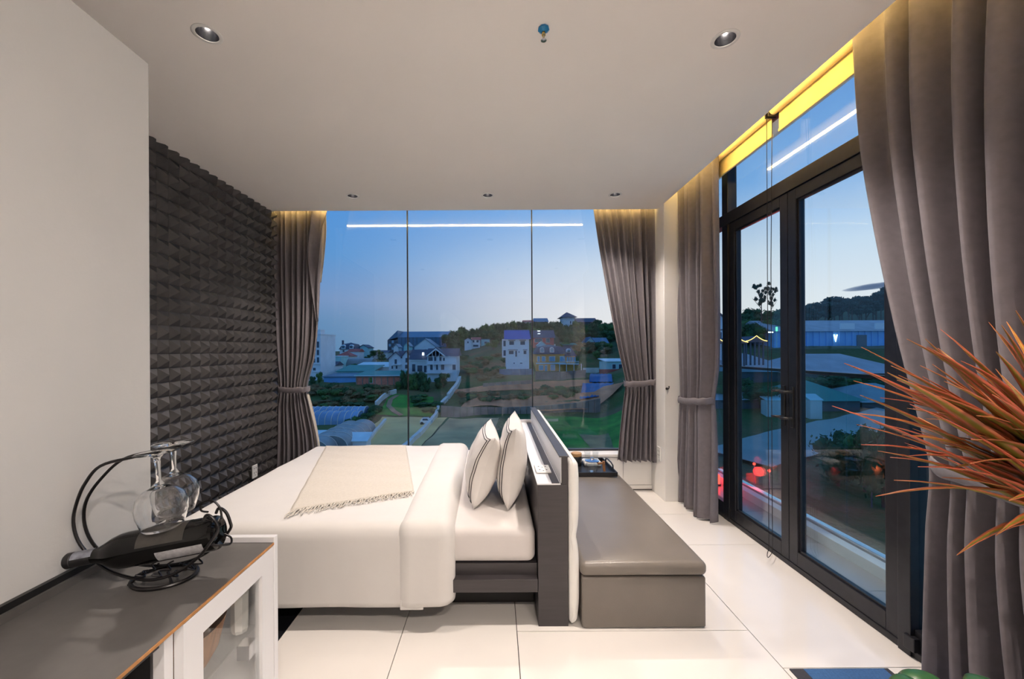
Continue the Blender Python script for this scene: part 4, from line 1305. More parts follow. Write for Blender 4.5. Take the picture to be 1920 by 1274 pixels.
r1_ = ramp(t_, [(0.28, (0.028, 0.079, 0.017, 1)), (0.42, (0.080, 0.141, 0.030, 1)), (0.52, (0.169, 0.146, 0.047, 1)), (0.62, (0.258, 0.159, 0.076, 1)), (0.75, (0.080, 0.131, 0.034, 1))])
t_.links.new(n1.outputs['Fac'], r1_.inputs[0]); r2_ = ramp(t_, [(0.30, (0.016, 0.048, 0.017, 1)), (0.55, (0.040, 0.090, 0.026, 1)), (0.75, (0.080, 0.094, 0.037, 1))])
t_.links.new(n1.outputs['Fac'], r2_.inputs[0])
sp_ = t_.nodes.new('ShaderNodeSeparateXYZ'); t_.links.new(tc_.outputs['Object'], sp_.inputs[0])
fz = t_.nodes.new('ShaderNodeMapRange'); fz.inputs['From Min'].default_value = -2.0; fz.inputs['From Max'].default_value = 3.0
t_.links.new(sp_.outputs['Z'], fz.inputs['Value'])
mxg = t_.nodes.new('ShaderNodeMix'); mxg.data_type = 'RGBA'
t_.links.new(fz.outputs[0], mxg.inputs[0]); t_.links.new(r1_.outputs[0], mxg.inputs[6]); t_.links.new(r2_.outputs[0], mxg.inputs[7])
t_.links.new(mxg.outputs[2], b_.inputs['Base Color'])
n2 = t_.nodes.new('ShaderNodeTexNoise'); n2.inputs['Scale'].default_value = 1.2; n2.inputs['Detail'].default_value = 6
t_.links.new(tc_.outputs['Object'], n2.inputs['Vector'])
bpn = t_.nodes.new('ShaderNodeBump'); bpn.inputs['Strength'].default_value = 0.8; bpn.inputs['Distance'].default_value = 0.6
t_.links.new(n2.outputs['Fac'], bpn.inputs['Height']); t_.links.new(bpn.outputs[0], b_.inputs['Normal'])
struct(terrain().build('ground', gm_, smooth=True, angle=3))

def patch(name, m, corners, label, cat, lift=0.12, n=14, kind=None):
    """field or yard laid on the hillside between four ground points (pixels)"""
    P = [ground(*c) for c in corners]
    def Q(u, v):
        a = P[0].lerp(P[1], u); b = P[3].lerp(P[2], u)
        q = a.lerp(b, v)
        return Vector((q.x, q.y, hgt(q.x, q.y) + lift))
    mb = MB().grid(Q, n, n)
    o = mb.build(name, m, None, smooth=True, angle=3)
    o['kind'] = 'structure'
    return o
def path_strip(name, m, pix, width, lift=0.16, h=None):
    P = [ground(*c) for c in pix]
    pts = []
    for a, b in zip(P, P[1:]):
        k = max(2, int((b - a).length / 1.5))
        pts += [a.lerp(b, i / k) for i in range(k)]
    pts.append(P[-1])
    mb = MB(); vs = []; fs = []
    for i, p in enumerate(pts):
        d = pts[min(i + 1, len(pts) - 1)] - pts[max(i - 1, 0)]
        s = Vector((d.y, -d.x, 0)).normalized() * width / 2
        for q in (p - s, p + s):
            zz = hgt(q.x, q.y)
            vs.append((q.x, q.y, zz + lift)); vs.append((q.x, q.y, zz + (h if h else lift + 0.05)))
    for i in range(len(pts) - 1):
        a = i * 4; b = a + 4
        fs += [(a, b, b + 1, a + 1), (a + 2, a + 3, b + 3, b + 2), (a + 1, b + 1, b + 3, a + 3)]
    fs += [(0, 1, 3, 2), (len(vs) - 4, len(vs) - 2, len(vs) - 1, len(vs) - 3)]
    return mb.add(vs, fs).build(name, m, None)
def garden_wall(m, pix, width, height, label):
    o = path_strip('garden_wall', m, pix, width, lift=-0.5, h=height)
    return tag(o, label, 'wall')

patch('field_tan', 'field_tan', [(640, 846), (760, 868), (838, 784), (716, 782)], None, None)
patch('field_brown', 'field_grey', [(760, 868), (900, 868), (935, 785), (842, 785)], None, None)
patch('field_green', 'grass_green', [(960, 868), (1180, 868), (1165, 772), (1010, 780)], None, None)
patch('field_plot', 'grass_dry', [(1105, 842), (1150, 845), (1140, 816), (1085, 818)], None, None, lift=0.2)
patch('field_plot', 'field_tan', [(1022, 793), (1046, 793), (1046, 788), (1024, 788)], None, None, lift=0.2)
patch('grass_slope', 'grass_green', [(705, 778), (765, 781), (765, 742), (735, 738)], None, None)
patch('grass_slope', 'grass_green', [(768, 781), (815, 780), (812, 745), (768, 742)], None, None)
struct(path_strip('track_dirt', 'dirt_orange', [(845, 734), (930, 729), (1000, 726), (1060, 723), (1110, 720)], 3.2))
struct(path_strip('track_dirt', 'dirt_orange', [(870, 762), (960, 756), (1030, 757), (1090, 754), (1130, 744), (1150, 730)], 5.0, lift=0.7))
struct(path_strip('track_dirt', 'dirt_brown', [(745, 742), (732, 750), (728, 762), (738, 772), (752, 780)], 1.0))
garden_wall('wash_white', [(736, 862), (765, 838), (800, 802), (817, 782), (822, 766), (838, 750)], 0.6, 0.85, 'long white field wall running down from the terraces to the bed edge')
garden_wall('wash_white', [(668, 850), (684, 834), (700, 816), (714, 800), (722, 790)], 0.4, 0.6, 'broken white wall along the edge of the tan field by the greenhouses')
garden_wall('wash_white', [(704, 762), (716, 750), (728, 742), (742, 738)], 0.4, 1.1, 'short white stepped wall above the green slope')
garden_wall('wash_white', [(840, 748), (850, 735), (858, 724), (862, 714)], 0.7, 1.2, 'white wall climbing beside the cream balcony house')

def retaining(pix, height, m, label, panels, Y=None):
    P = [ground(*c) if Y is None else at(c[0], c[1], Y) for c in pix]
    t = thing('retaining_wall', P[0], label, 'wall')
    tot = sum((b - a).length for a, b in zip(P, P[1:]))
    for a, b in zip(P, P[1:]):
        k = max(1, round(panels * (b - a).length / tot))
        for i in range(k):
            p, q = a.lerp(b, i / k), a.lerp(b, (i + 1) / k)
            d = (q - p); s = Vector((d.y, -d.x, 0)).normalized() * 0.2
            g = d.normalized() * 0.04
            z0 = min(p.z, q.z) - 1.5; hp, hq = p.z + height, q.z + height
            p2, q2 = p + g, q - g
            MB().hexa([(p2.x - s.x, p2.y - s.y, z0), (q2.x - s.x, q2.y - s.y, z0), (q2.x + s.x, q2.y + s.y, z0), (p2.x + s.x, p2.y + s.y, z0),
                       (p2.x - s.x, p2.y - s.y, hp), (q2.x - s.x, q2.y - s.y, hq), (q2.x + s.x, q2.y + s.y, hq), (p2.x + s.x, p2.y + s.y, hp)]).build('panel', m, t)
retaining([(826, 780), (862, 783), (940, 784), (1010, 782), (1080, 776), (1125, 768)], 2.1, 'concrete_old', 'long weathered concrete retaining wall behind the green field', 24, 80.5)
retaining([(1003, 712), (1050, 713), (1098, 709)], 1.9, 'concrete_old', 'concrete wall below the yellow house', 8)
retaining([(936, 703), (1000, 703)], 1.5, 'concrete_blue', 'dark concrete wall below the white house with the blue roof', 5)
retaining([(905, 727), (962, 723), (1000, 721)], 1.0, 'concrete_old', 'low concrete wall above the orange dirt track', 8)
tarp = thing('blue_tarp', ground(1110, 735), 'blue tarpaulin hung over the cut bank right of the yellow house', 'tarp')
def tarp_sheet(c, seed):
    P = [ground(*q) for q in c]
    def Q(u, v):
        q = P[0].lerp(P[1], u).lerp(P[3].lerp(P[2], u), v)
        return Vector((q.x, q.y - 0.2, max(q.z, hgt(q.x, q.y)) + 0.30 + 0.05 * math.sin(u * 40 + seed)))
    MB().grid(Q, 30, 12).build('sheet', 'tarp_blue', tarp, smooth=True, angle=3, solid=0.03)
tarp_sheet([(1086, 752), (1128, 746), (1150, 722), (1092, 722)], 1)
tarp_sheet([(1104, 720), (1148, 720), (1146, 705), (1106, 704)], 4)

# ---- houses
def house(name, label, px0, px1, pyb, pye, Y, depth, wall, roof, style, rise, wins=(), over=0.35, winm='pane_dark', frame='trim_white', cat='house', found=4.0):
    """front faces the room; pyb / pye: pixel rows of wall foot and eaves; rise: roof height in pixel rows.
    wins: (u0, u1, v0, v1) fractions of the facade"""
    x0, x1 = at(px0, pyb, Y).x, at(px1, pyb, Y).x
    z0, z1 = at(px0, pyb, Y).z, at(px0, pye, Y).z
    rh = rise * Y / F
    cx, cy = (x0 + x1) / 2, Y + depth / 2
    t = thing(name, (cx, Y, z0), label, cat)
    W_, D_, H_ = x1 - x0, depth, z1 - z0
    box('wall', wall, x0, x1, Y, Y + D_, z0 - found, z1, t)
    ov = over
    if style == 'ridge_x':
        MB().prism([(Y - ov, z1 - 0.1), (Y + D_ / 2, z1 + rh), (Y + D_ + ov, z1 - 0.1)], x0 - ov, x1 + ov, 'x').build('roof', roof, t)
    elif style == 'ridge_y':
        MB().prism([(x0, z1), (cx, z1 + rh), (x1, z1)], Y + 0.02, Y + D_ - 0.02, 'y').build('gable', wall, t)
        th = 0.25
        for s in (-1, 1):
            e = x0 - ov if s < 0 else x1 + ov
            k = rh / (W_ / 2)
            MB().prism([(e, z1 - k * ov), (cx, z1 + rh), (cx, z1 + rh + th), (e, z1 - k * ov + th)], Y - ov, Y + D_ + ov, 'y').build('roof_slope', roof, t)
    elif style == 'hip':
        a = min(D_ / 2, W_ / 2) * 0.9
        MB().add([(x0 - ov, Y - ov, z1), (x1 + ov, Y - ov, z1), (x1 + ov, Y + D_ + ov, z1), (x0 - ov, Y + D_ + ov, z1), (x0 + a, Y + D_ / 2, z1 + rh), (x1 - a, Y + D_ / 2, z1 + rh)],
                 [(0, 1, 5, 4), (1, 2, 5), (2, 3, 4, 5), (3, 0, 4), (3, 2, 1, 0)]).build('roof', roof, t)
    elif style == 'mansard':
        i1 = rh * 0.28
        MB().add([(x0 - ov, Y - ov, z1), (x1 + ov, Y - ov, z1), (x1 + ov, Y + D_ + ov, z1), (x0 - ov, Y + D_ + ov, z1),
                  (x0 + i1, Y + i1, z1 + rh * 0.75), (x1 - i1, Y + i1, z1 + rh * 0.75), (x1 - i1, Y + D_ - i1, z1 + rh * 0.75), (x0 + i1, Y + D_ - i1, z1 + rh * 0.75),
                  (x0 + i1 + D_ * .3, Y + D_ / 2, z1 + rh), (x1 - i1 - D_ * .3, Y + D_ / 2, z1 + rh)],
                 [(3, 2, 1, 0), (0, 1, 5, 4), (1, 2, 6, 5), (2, 3, 7, 6), (3, 0, 4, 7), (4, 5, 9, 8), (5, 6, 9), (6, 7, 8, 9), (7, 4, 8)]).build('roof', roof, t)
    elif style == 'shed':
        MB().prism([(Y - ov, z1), (Y - ov, z1 + 0.2), (Y + D_ + ov, z1 + rh + 0.2), (Y + D_ + ov, z1 + rh)], x0 - ov, x1 + ov, 'x').build('roof', roof, t)
    else:
        box('roof', roof, x0 - 0.15, x1 + 0.15, Y - 0.15, Y + D_ + 0.15, z1, z1 + max(0.3, rh), t)
    for (u0, u1, v0, v1) in wins:
        a, b = x0 + W_ * u0, x0 + W_ * u1
        c, d = z0 + H_ * v0, z0 + H_ * v1
        f_ = box('window', frame, a - 0.09, b + 0.09, Y - 0.10, Y + 0.02, c - 0.09, d + 0.09, t)
        box('pane', winm, a, b, Y - 0.13, Y - 0.05, c, d, f_)
    return t, (x0, x1, z0, z1, rh)

def dormer(t, px, pyb, w, h, Y, wall='trim_white', roof='roof_slate'):
    p = at(px, pyb, Y)
    o = MB().lathe([(w / 2, 0), (w / 2, 1.6)], (p.x, Y, p.z + h - w / 2), 16, axis='y').box(p.x - w / 2, p.x + w / 2, Y, Y + 1.6, p.z, p.z + h - w / 2).build('dormer', wall, t)
    MB().lathe([(w * 0.33, 0), (w * 0.33, 0.1)], (p.x, Y - 0.08, p.z + h - w / 2), 14, axis='y').box(p.x - w * 0.33, p.x + w * 0.33, Y - 0.08, Y + 0.02, p.z + 0.15, p.z + h - w / 2).build('pane', 'pane_blue', o)

# 1 tower block at the left edge
t, q = house('apartment_block', 'tall white apartment block at the left edge of the window view', 560, 601, 708, 626, 108, 10, 'wall_white', 'wall_white', 'flat', 2,
             [(0.60, 0.76, 0.70, 0.79), (0.60, 0.76, 0.53, 0.62), (0.60, 0.76, 0.36, 0.45), (0.66, 0.78, 0.18, 0.24), (0.84, 0.94, 0.70, 0.84), (0.84, 0.94, 0.53, 0.65), (0.84, 0.94, 0.36, 0.48), (0.28, 0.44, 0.70, 0.79), (0.28, 0.44, 0.53, 0.62), (0.28, 0.44, 0.36, 0.45)], cat='building')
x0, x1, z0, z1, _ = q
for v in (0.32, 0.14):
    box('band', 'trim_white', x0 - 0.1, x1 + 0.1, 107.8, 108, z0 + (z1 - z0) * v, z0 + (z1 - z0) * v + 0.25, t)
box('roof_box', 'wall_white', x1 - 1.6, x1 - 0.1, 108.2, 111, z1, z1 + 1.4, t)
# 2..5 far rooftops on the left
t, q = house('chalet_house', 'dark mansard-roofed chalet with two round dormers on the far left skyline', 637, 665, 661, 654, 178, 9, 'wall_white', 'roof_slate', 'mansard', 13, [(0.2, 0.32, 0.3, 0.8), (0.66, 0.78, 0.3, 0.8)])
for px in (643.5, 658.5): dormer(t, px, 653, 1.7, 1.9, 177.2)
box('chimney', 'roof_slate', at(641, 640, 180).x, at(643.5, 640, 180).x, 180, 181, at(641, 641, 180).z - 2, at(641, 637, 180).z, t)
house('cottage', 'small cottage with pink tiled roof below the far chalet', 652, 672, 664, 658, 165, 7, 'wall_cream', 'roof_red', 'ridge_x', 5)
house('cottage', 'low house with red tiled roof on the far left slope', 630, 656, 674, 667, 152, 8, 'wall_grey', 'roof_red', 'hip', 9)
house('cottage', 'pale gabled house with a small dark roof on the far left skyline', 672, 690, 661, 651, 185, 8, 'wall_teal', 'roof_slate', 'ridge_y', 5)
house('cottage', 'low dark cottage beside the pale gabled house', 694, 727, 668, 660, 175, 8, 'wall_grey', 'roof_slate', 'ridge_x', 4, [(0.2, 0.3, 0.3, 0.7), (0.6, 0.7, 0.3, 0.7)])
t, q = house('garage_row', 'low lit garage between the white apartment block and the pale shed', 598, 628, 694, 684, 118, 6, 'wall_white', 'roof_slate', 'ridge_x', 7, [(0.05, 0.45, 0.1, 0.6), (0.55, 0.95, 0.1, 0.6)])
for u in (602.5, 622.5):
    p = at(u, 688.5, 117.6)
    box('lamp', 'lamp_white', p.x - 0.22, p.x + 0.22, 117.55, 117.7, p.z - 0.22, p.z + 0.22, t)
# arched pale shed and green sheds
def tunnel(name, label, p0, p1, r_px, Y, length, m, cat='greenhouse', ribs=0, ax='x', found=1.5):
    """half-round tunnel; ax x: runs across the view from p0 to p1"""
    a, b = at(p0[0], p0[1], Y), at(p1[0], p1[1], Y)
    rad = r_px * Y / F
    t = thing(name, ((a.x + b.x) / 2, Y, a.z), label, cat)
    n = 12
    prof = [(Y + rad * 1.3 - rad * 1.3 * math.cos(PI * k / n), a.z + rad * math.sin(PI * k / n)) for k in range(n + 1)]
    prof = [(prof[0][0], a.z - found)] + prof + [(prof[-1][0], a.z - found)]
    MB().prism(prof, a.x, b.x, 'x').build('cover', m, t, smooth=True, angle=0.5)
    for k in range(ribs + 1):
        x = a.x + (b.x - a.x) * k / max(1, ribs)
        MB().tube([(x, y_, z_ + 0.03) for y_, z_ in prof], 0.07, 5).build('hoop', 'wash_white', t)
    return t
tunnel('arched_shed', 'long pale blue arched shed on the left slope', (628, 686), (696, 684), 15, 138, 0, 'plastic_film', 'shed', found=2)
house('shed', 'small pale box building at the end of the arched shed', 621, 640, 684, 668, 134, 6, 'wall_teal', 'roof_sheet', 'flat', 1)
house('shed', 'shed with broad dark green sheet roof above the brick building', 632, 700, 702, 696, 112, 10, 'wall_teal', 'roof_green', 'shed', 9, cat='shed')
house('shed', 'shed with pale blue corrugated roof behind the brick building', 664, 738, 694, 688, 120, 9, 'wall_grey', 'roof_sheet', 'shed', 7, cat='shed')
house('shed', 'long dark blue shed in front of the garages', 607, 668, 718, 706, 104, 7, 'wall_blue', 'roof_steel', 'shed', 3, cat='shed')
# 7 brick building: courses of brick as panels between concrete posts
t, q = house('brick_building', 'low red brick building with concrete posts and thin teal roof', 668, 750, 724, 704, 100, 8, 'brick_red', 'roof_green', 'shed', 5,
             [(0.30, 0.37, 0.35, 0.85)], winm='leaf_mid', cat='building')
x0, x1, z0, z1, _ = q
for k in range(8):
    x = x0 + (x1 - x0) * k / 7
    box('post', 'concrete_old', x - 0.12, x + 0.12, 99.85, 100.02, z0 - 1, z1, t)
box('beam', 'concrete_old', x0, x1, 99.86, 100.02, z0 + (z1 - z0) * 0.86, z0 + (z1 - z0) * 0.94, t)
box('gutter', 'roof_sheet', x0 - 0.4, x1 + 0.4, 99.4, 99.62, z1 - 0.05, z1 + 0.18, t)
# 8 big blue hall
Y = 205
t, q = house('hall', 'huge dark blue sheet-metal hall on the skyline left of the centre', 746, 846, 660, 632, Y, 26, 'roof_steel', 'roof_steel', 'ridge_x', 13, [(0.82, 0.85, 0.45, 0.75)], over=0.2, cat='building')
x0, x1, z0, z1, rh = q
for k in range(1, 14):
    x = x0 + (x1 - x0) * k / 14
    box('seam', 'wall_dark', x - 0.09, x + 0.09, Y - 0.14, Y, z0, z1, t)
a = at(727, 660, Y)
g = MB().box(a.x, x0, Y - 0.4, Y + 24, a.z - 3, at(727, 637, Y).z).build('end_block', 'wall_dark', t)
for k in range(3):
    for j in range(3):
        p = at(729.5 + 5.6 * k, 655.5 - 6.4 * j, Y)
        box('pane', 'pane_blue' if (k + j) % 2 else 'pane_dark', p.x, p.x + 1.1, Y - 0.6, Y - 0.35, p.z, p.z + 1.3, g)
MB().prism([(a.x, at(727, 637, Y).z), (x0, z1 + rh), (x0, z1)], Y - 0.3, Y + 13, 'y').build('end_slope', 'roof_steel', t)
# 9 white gable and its small neighbours
house('warehouse', 'white gable-fronted warehouse in front of the blue hall', 777, 817, 662, 650, 172, 14, 'wall_white', 'roof_steel', 'ridge_y', 15, cat='building')
house('cottage', 'tiny white gable in front of the left end of the blue hall', 738, 747, 656, 650, 168, 6, 'wall_white', 'roof_steel', 'ridge_y', 5)
house('cottage', 'small pale gable beside the thin glass joint, in front of the blue hall', 757, 768, 655, 648, 166, 6, 'wall_teal', 'roof_steel', 'ridge_y', 6)
# 10 cluster of three gabled houses
t, q = house('gabled_house', 'grey-white gabled house left of the thin glass joint', 729, 755, 694, 672, 118, 10, 'wall_white', 'roof_slate', 'ridge_y', 12,
             [(0.42, 0.58, 0.55, 0.95), (0.5, 0.62, 0.15, 0.4), (0.2, 0.3, 0.15, 0.4)], over=0.5)
x0, x1, z0, z1, rh = q
box('balcony', 'trim_white', x0 + 1.2, x1 - 0.4, 117.2, 118, z0 + (z1 - z0) * 0.46, z0 + (z1 - z0) * 0.52, t)
MB().prism([(118.0, z1 - 0.2), (122, z1 + rh + 0.4), (127, z1 - 0.2)], (x0 + x1) / 2, x1 + 2.2, 'x').build('roof', 'roof_slate', t)
house('gabled_house', 'narrow white gable just left of the thin glass joint', 754, 770, 696, 668, 116, 9, 'wall_white', 'roof_slate', 'ridge_y', 10, [(0.4, 0.6, 0.6, 0.9), (0.35, 0.65, 0.2, 0.45)], over=0.4)
t, q = house('gabled_house', 'dark-roofed grey house right of the thin glass joint', 770, 803, 704, 673, 114, 9, 'wall_grey', 'roof_slate', 'ridge_x', 18,
      [(0.38, 0.66, 0.25, 0.62), (0.08, 0.26, 0.25, 0.7), (0.75, 0.9, 0.2, 0.6)], over=0.5)
x0, x1, z0, z1, rh = q
p = at(790, 664, 113)
box('skylight', 'lamp_white', p.x - 0.2, p.x + 0.3, 115.3, 115.6, p.z - 0.3, p.z + 0.5, t)
box('band', 'trim_white', x0, x1, 113.7, 114, z1 - 0.5, z1 - 0.15, t)
# cream house with two balcony storeys
Y = 104
t, q = house('balcony_house', 'cream three-storey house with two white balconies and dark gabled roof', 801, 856, 716, 667, Y, 9, 'wall_cream', 'roof_slate', 'ridge_x', 14,
             [(0.10, 0.20, 0.44, 0.66), (0.30, 0.39, 0.44, 0.66), (0.47, 0.58, 0.44, 0.66), (0.86, 0.97, 0.46, 0.66), (0.04, 0.20, 0.80, 0.95), (0.24, 0.31, 0.78, 0.95), (0.42, 0.49, 0.78, 0.95), (0.54, 0.60, 0.80, 0.92), (0.50, 0.58, 0.10, 0.32)], over=0.5)
x0, x1, z0, z1, rh = q
for v in (0.36, 0.70):
    zz = z0 + (z1 - z0) * v
    box('balcony_slab', 'trim_white', x0 - 0.1, x0 + (x1 - x0) * 0.84, Y - 1.0, Y, zz - 0.2, zz, t)
    bl = box('balcony_rail', 'trim_white', x0 - 0.1, x0 + (x1 - x0) * 0.84, Y - 1.0, Y - 0.92, zz + 0.62, zz + 0.74, t)
    for k in range(22):
        x = x0 + (x1 - x0) * 0.83 * k / 21
        box('baluster', 'trim_white', x - 0.05, x + 0.05, Y - 0.99, Y - 0.93, zz, zz + 0.62, bl)
for u in (0.22, 0.40, 0.76):
    box('column', 'trim_white', x0 + (x1 - x0) * u - 0.1, x0 + (x1 - x0) * u + 0.1, Y - 0.95, Y - 0.75, z0 + (z1 - z0) * 0.36, z1, t)
gx = at(834, 660, Y).x - 2.2
MB().prism([(gx - 2.6, z1 - 0.1), (gx, z1 + 2.0), (gx + 2.6, z1 - 0.1), (gx + 2.1, z1 - 0.1), (gx, z1 + 1.55), (gx - 2.1, z1 - 0.1)], Y - 1.1, Y - 0.85, 'y').build('gable_truss', 'trim_white', t)
MB().prism([(gx - 2.6, z1 - 0.1), (gx, z1 + 2.0), (gx + 2.6, z1 - 0.1), (gx + 2.6, z1 + 0.12), (gx, z1 + 2.25), (gx - 2.6, z1 + 0.12)], Y - 1.0, Y + 4.0, 'y').build('gable_roof', 'roof_slate', t)
for k in (-1, 0, 1):
    box('truss_post', 'trim_white', gx + k * 0.9 - 0.05, gx + k * 0.9 + 0.05, Y - 1.05, Y - 0.9, z1, z1 + 1.5 - abs(k) * 0.7, t)
# 11 small hillside house with red roof + teal annex
house('cottage', 'small white house with red roof on the wooded slope left of the blue roof', 884, 900, 651, 637, 178, 8, 'wall_cream', 'roof_red', 'ridge_x', 5, [(0.15, 0.35, 0.62, 0.92), (0.6, 0.85, 0.62, 0.92), (0.2, 0.8, 0.05, 0.3)])
house('cottage', 'white gable end beside the small red-roofed house on the slope', 871, 884, 646, 638, 176, 8, 'wall_white', 'roof_slate', 'ridge_y', 4, [(0.4, 0.6, 0.3, 0.7)])
house('cottage', 'teal flat annex right of the small red-roofed house', 902, 918, 650, 637, 180, 7, 'wall_teal', 'roof_steel', 'flat', 1, [(0.4, 0.7, 0.4, 0.7)])
# 12 white house with bright blue roof
Y = 110
t, q = house('blue_roof_house', 'tall white house with a bright blue roof and dark windows', 949, 992, 689, 636, Y, 9, 'wall_white', 'roof_blue', 'ridge_x', 18,
             [(0.14, 0.34, 0.79, 0.92), (0.62, 0.82, 0.79, 0.92), (0.12, 0.32, 0.46, 0.58), (0.40, 0.47, 0.37, 0.58), (0.54, 0.58, 0.51, 0.56), (0.76, 0.88, 0.46, 0.58), (0.60, 0.70, 0.125, 0.155), (0.32, 0.37, 0.12, 0.16)], over=0.45, frame='wall_white', cat='house')
x0, x1, z0, z1, rh = q
for (u0, u1, v) in ((0.10, 0.40, 0.935), (0.58, 0.86, 0.935), (0.08, 0.50, 0.60), (0.73, 0.92, 0.60)):
    box('window_hood', 'wall_dark', x0 + (x1 - x0) * u0, x0 + (x1 - x0) * u1, Y - 0.5, Y, z0 + (z1 - z0) * v, z0 + (z1 - z0) * v + 0.18, t)
a = at(942, 675, Y)
w_ = box('side_wing', 'wall_white', a.x, x0, Y + 0.8, Y + 7, z0 + (z1 - z0) * 0.34, z1, t)
for v in (0.40, 0.74):
    box('pane', 'pane_dark', a.x + 0.3, x0 - 0.1, Y + 0.7, Y + 0.82, z0 + (z1 - z0) * v, z0 + (z1 - z0) * (v + 0.2), w_)
# 13 red house
t, q = house('red_house', 'red-walled house with dark slate roof behind the yellow house', 1000, 1039, 645, 634, 152, 9, 'wall_red', 'roof_slate', 'ridge_x', 15, [(0.62, 0.78, 0.2, 0.85), (0.08, 0.42, 0.25, 0.8)], over=0.5)
for py in (620.5, 626):
    p = at(1013, py, 150)
    box('skylight', 'lamp_white', p.x - 0.5, p.x + 0.5, 154.1 - (626 - py) * -0.1, 154.4, p.z - 0.12, p.z + 0.12, t)
# 14 yellow house
Y = 120
t, q = house('yellow_house', 'yellow villa with dark mansard roof, arched dormers and white balcony', 1005, 1060, 698, 665, Y, 10, 'wall_yellow', 'roof_slate', 'mansard', 18,
             [(0.05, 0.12, 0.58, 0.86), (0.20, 0.31, 0.60, 0.86), (0.45, 0.64, 0.60, 0.86), (0.82, 0.98, 0.60, 0.86), (0.10, 0.24, 0.10, 0.36), (0.30, 0.37, 0.04, 0.36), (0.50, 0.64, 0.08, 0.38)], over=0.35, winm='pane_blue')
x0, x1, z0, z1, rh = q
for px in (1016.5, 1035): dormer(t, px, 662, 1.3, 1.6, 119.6)
box('band', 'trim_white', x0, x1, Y - 0.2, Y, z0 + (z1 - z0) * 0.44, z0 + (z1 - z0) * 0.52, t)
wg = at(1078, 690, Y).x
wing = box('wing', 'wall_yellow', x1, wg, Y - 0.5, Y + 8, z0 - 3, at(1060, 669, Y).z, t)
for k in range(4):
    xx = x1 + 0.3 + 0.72 * k
    box('pane', 'pane_blue', xx, xx + 0.5, Y - 0.62, Y - 0.48, z0 + (z1 - z0) * 0.58, z0 + (z1 - z0) * 0.84, wing)
MB().add([(x1 - 0.3, Y - 0.9, at(1060, 669, Y).z), (wg + 0.4, Y - 0.9, at(1060, 669, Y).z), (wg + 0.4, Y + 8, at(1060, 669, Y).z), (x1 - 0.3, Y + 8, at(1060, 669, Y).z), (x1 + 0.2, Y + 2, at(1060, 652, Y).z), (wg - 0.8, Y + 2, at(1060, 652, Y).z), (wg - 0.8, Y + 6, at(1060, 652, Y).z), (x1 + 0.2, Y + 6, at(1060, 652, Y).z)],
         [(3, 2, 1, 0), (0, 1, 5, 4), (1, 2, 6, 5), (2, 3, 7, 6), (3, 0, 4, 7), (4, 5, 6, 7)]).build('wing_roof', 'roof_slate', t)
dormer(t, 1066.5, 662, 1.3, 1.2, 119.0)
bz = z0 + (z1 - z0) * 0.46
box('balcony_slab', 'trim_white', x0 + (x1 - x0) * 0.76, wg + 0.8, Y - 1.8, Y - 0.5, bz - 0.22, bz, t)
bl = box('balcony_rail', 'trim_white', x0 + (x1 - x0) * 0.76, wg + 0.8, Y - 1.8, Y - 1.72, bz + 0.65, bz + 0.76, t)
for k in range(16):
    x = x0 + (x1 - x0) * 0.77 + (wg + 0.7 - x0 - (x1 - x0) * 0.77) * k / 15
    box('baluster', 'trim_white', x - 0.04, x + 0.04, Y - 1.79, Y - 1.73, bz, bz + 0.65, bl)
for px in (1049, 1062, 1076, 1090):
    x = at(px, 690, Y - 1.7).x
    box('porch_post', 'trim_white', x - 0.09, x + 0.09, Y - 1.75, Y - 1.55, z0 - 0.5, bz, t)
box('porch_beam', 'concrete_old', at(1078, 690, Y).x, at(1092, 690, Y).x, Y - 1.7, Y - 1.5, bz - 0.5, bz - 0.3, t)
box('chimney', 'wash_white', at(1042, 660, Y).x, at(1044.5, 660, Y).x, Y + 3, Y + 3.6, at(1042, 655, Y).z, at(1042, 646, Y).z, t)
# pale pediment between the yellow and the red house
house('garden_pavilion', 'small white pediment roof between the yellow and the red house', 1009, 1023, 652, 648, 138, 4, 'wall_white', 'wash_white', 'ridge_y', 6, cat='pavilion')
# 15 hilltop
t, q = house('hilltop_villa', 'white villa with pointed dark roof on the hilltop', 1056, 1077, 620, 596, 235, 12, 'wall_white', 'roof_slate', 'hip', 11, [(0.62, 0.72, 0.5, 0.7), (0.62, 0.72, 0.2, 0.4)], over=1.6)
house('hilltop_hall', 'long dark-roofed hall next to the hilltop villa', 1079, 1119, 616, 605, 238, 14, 'wall_dark', 'roof_slate', 'ridge_x', 9, over=0.8, cat='building')
house('hilltop_house', 'low blue-roofed house on the hilltop left of the pointed villa', 1003, 1028, 612, 604, 232, 12, 'wall_dark', 'roof_steel', 'ridge_x', 8)
house('hilltop_house', 'low brown roof peeping over the trees behind the blue roof', 982, 1000, 610, 604, 236, 10, 'wall_grey', 'roof_red', 'ridge_x', 4)
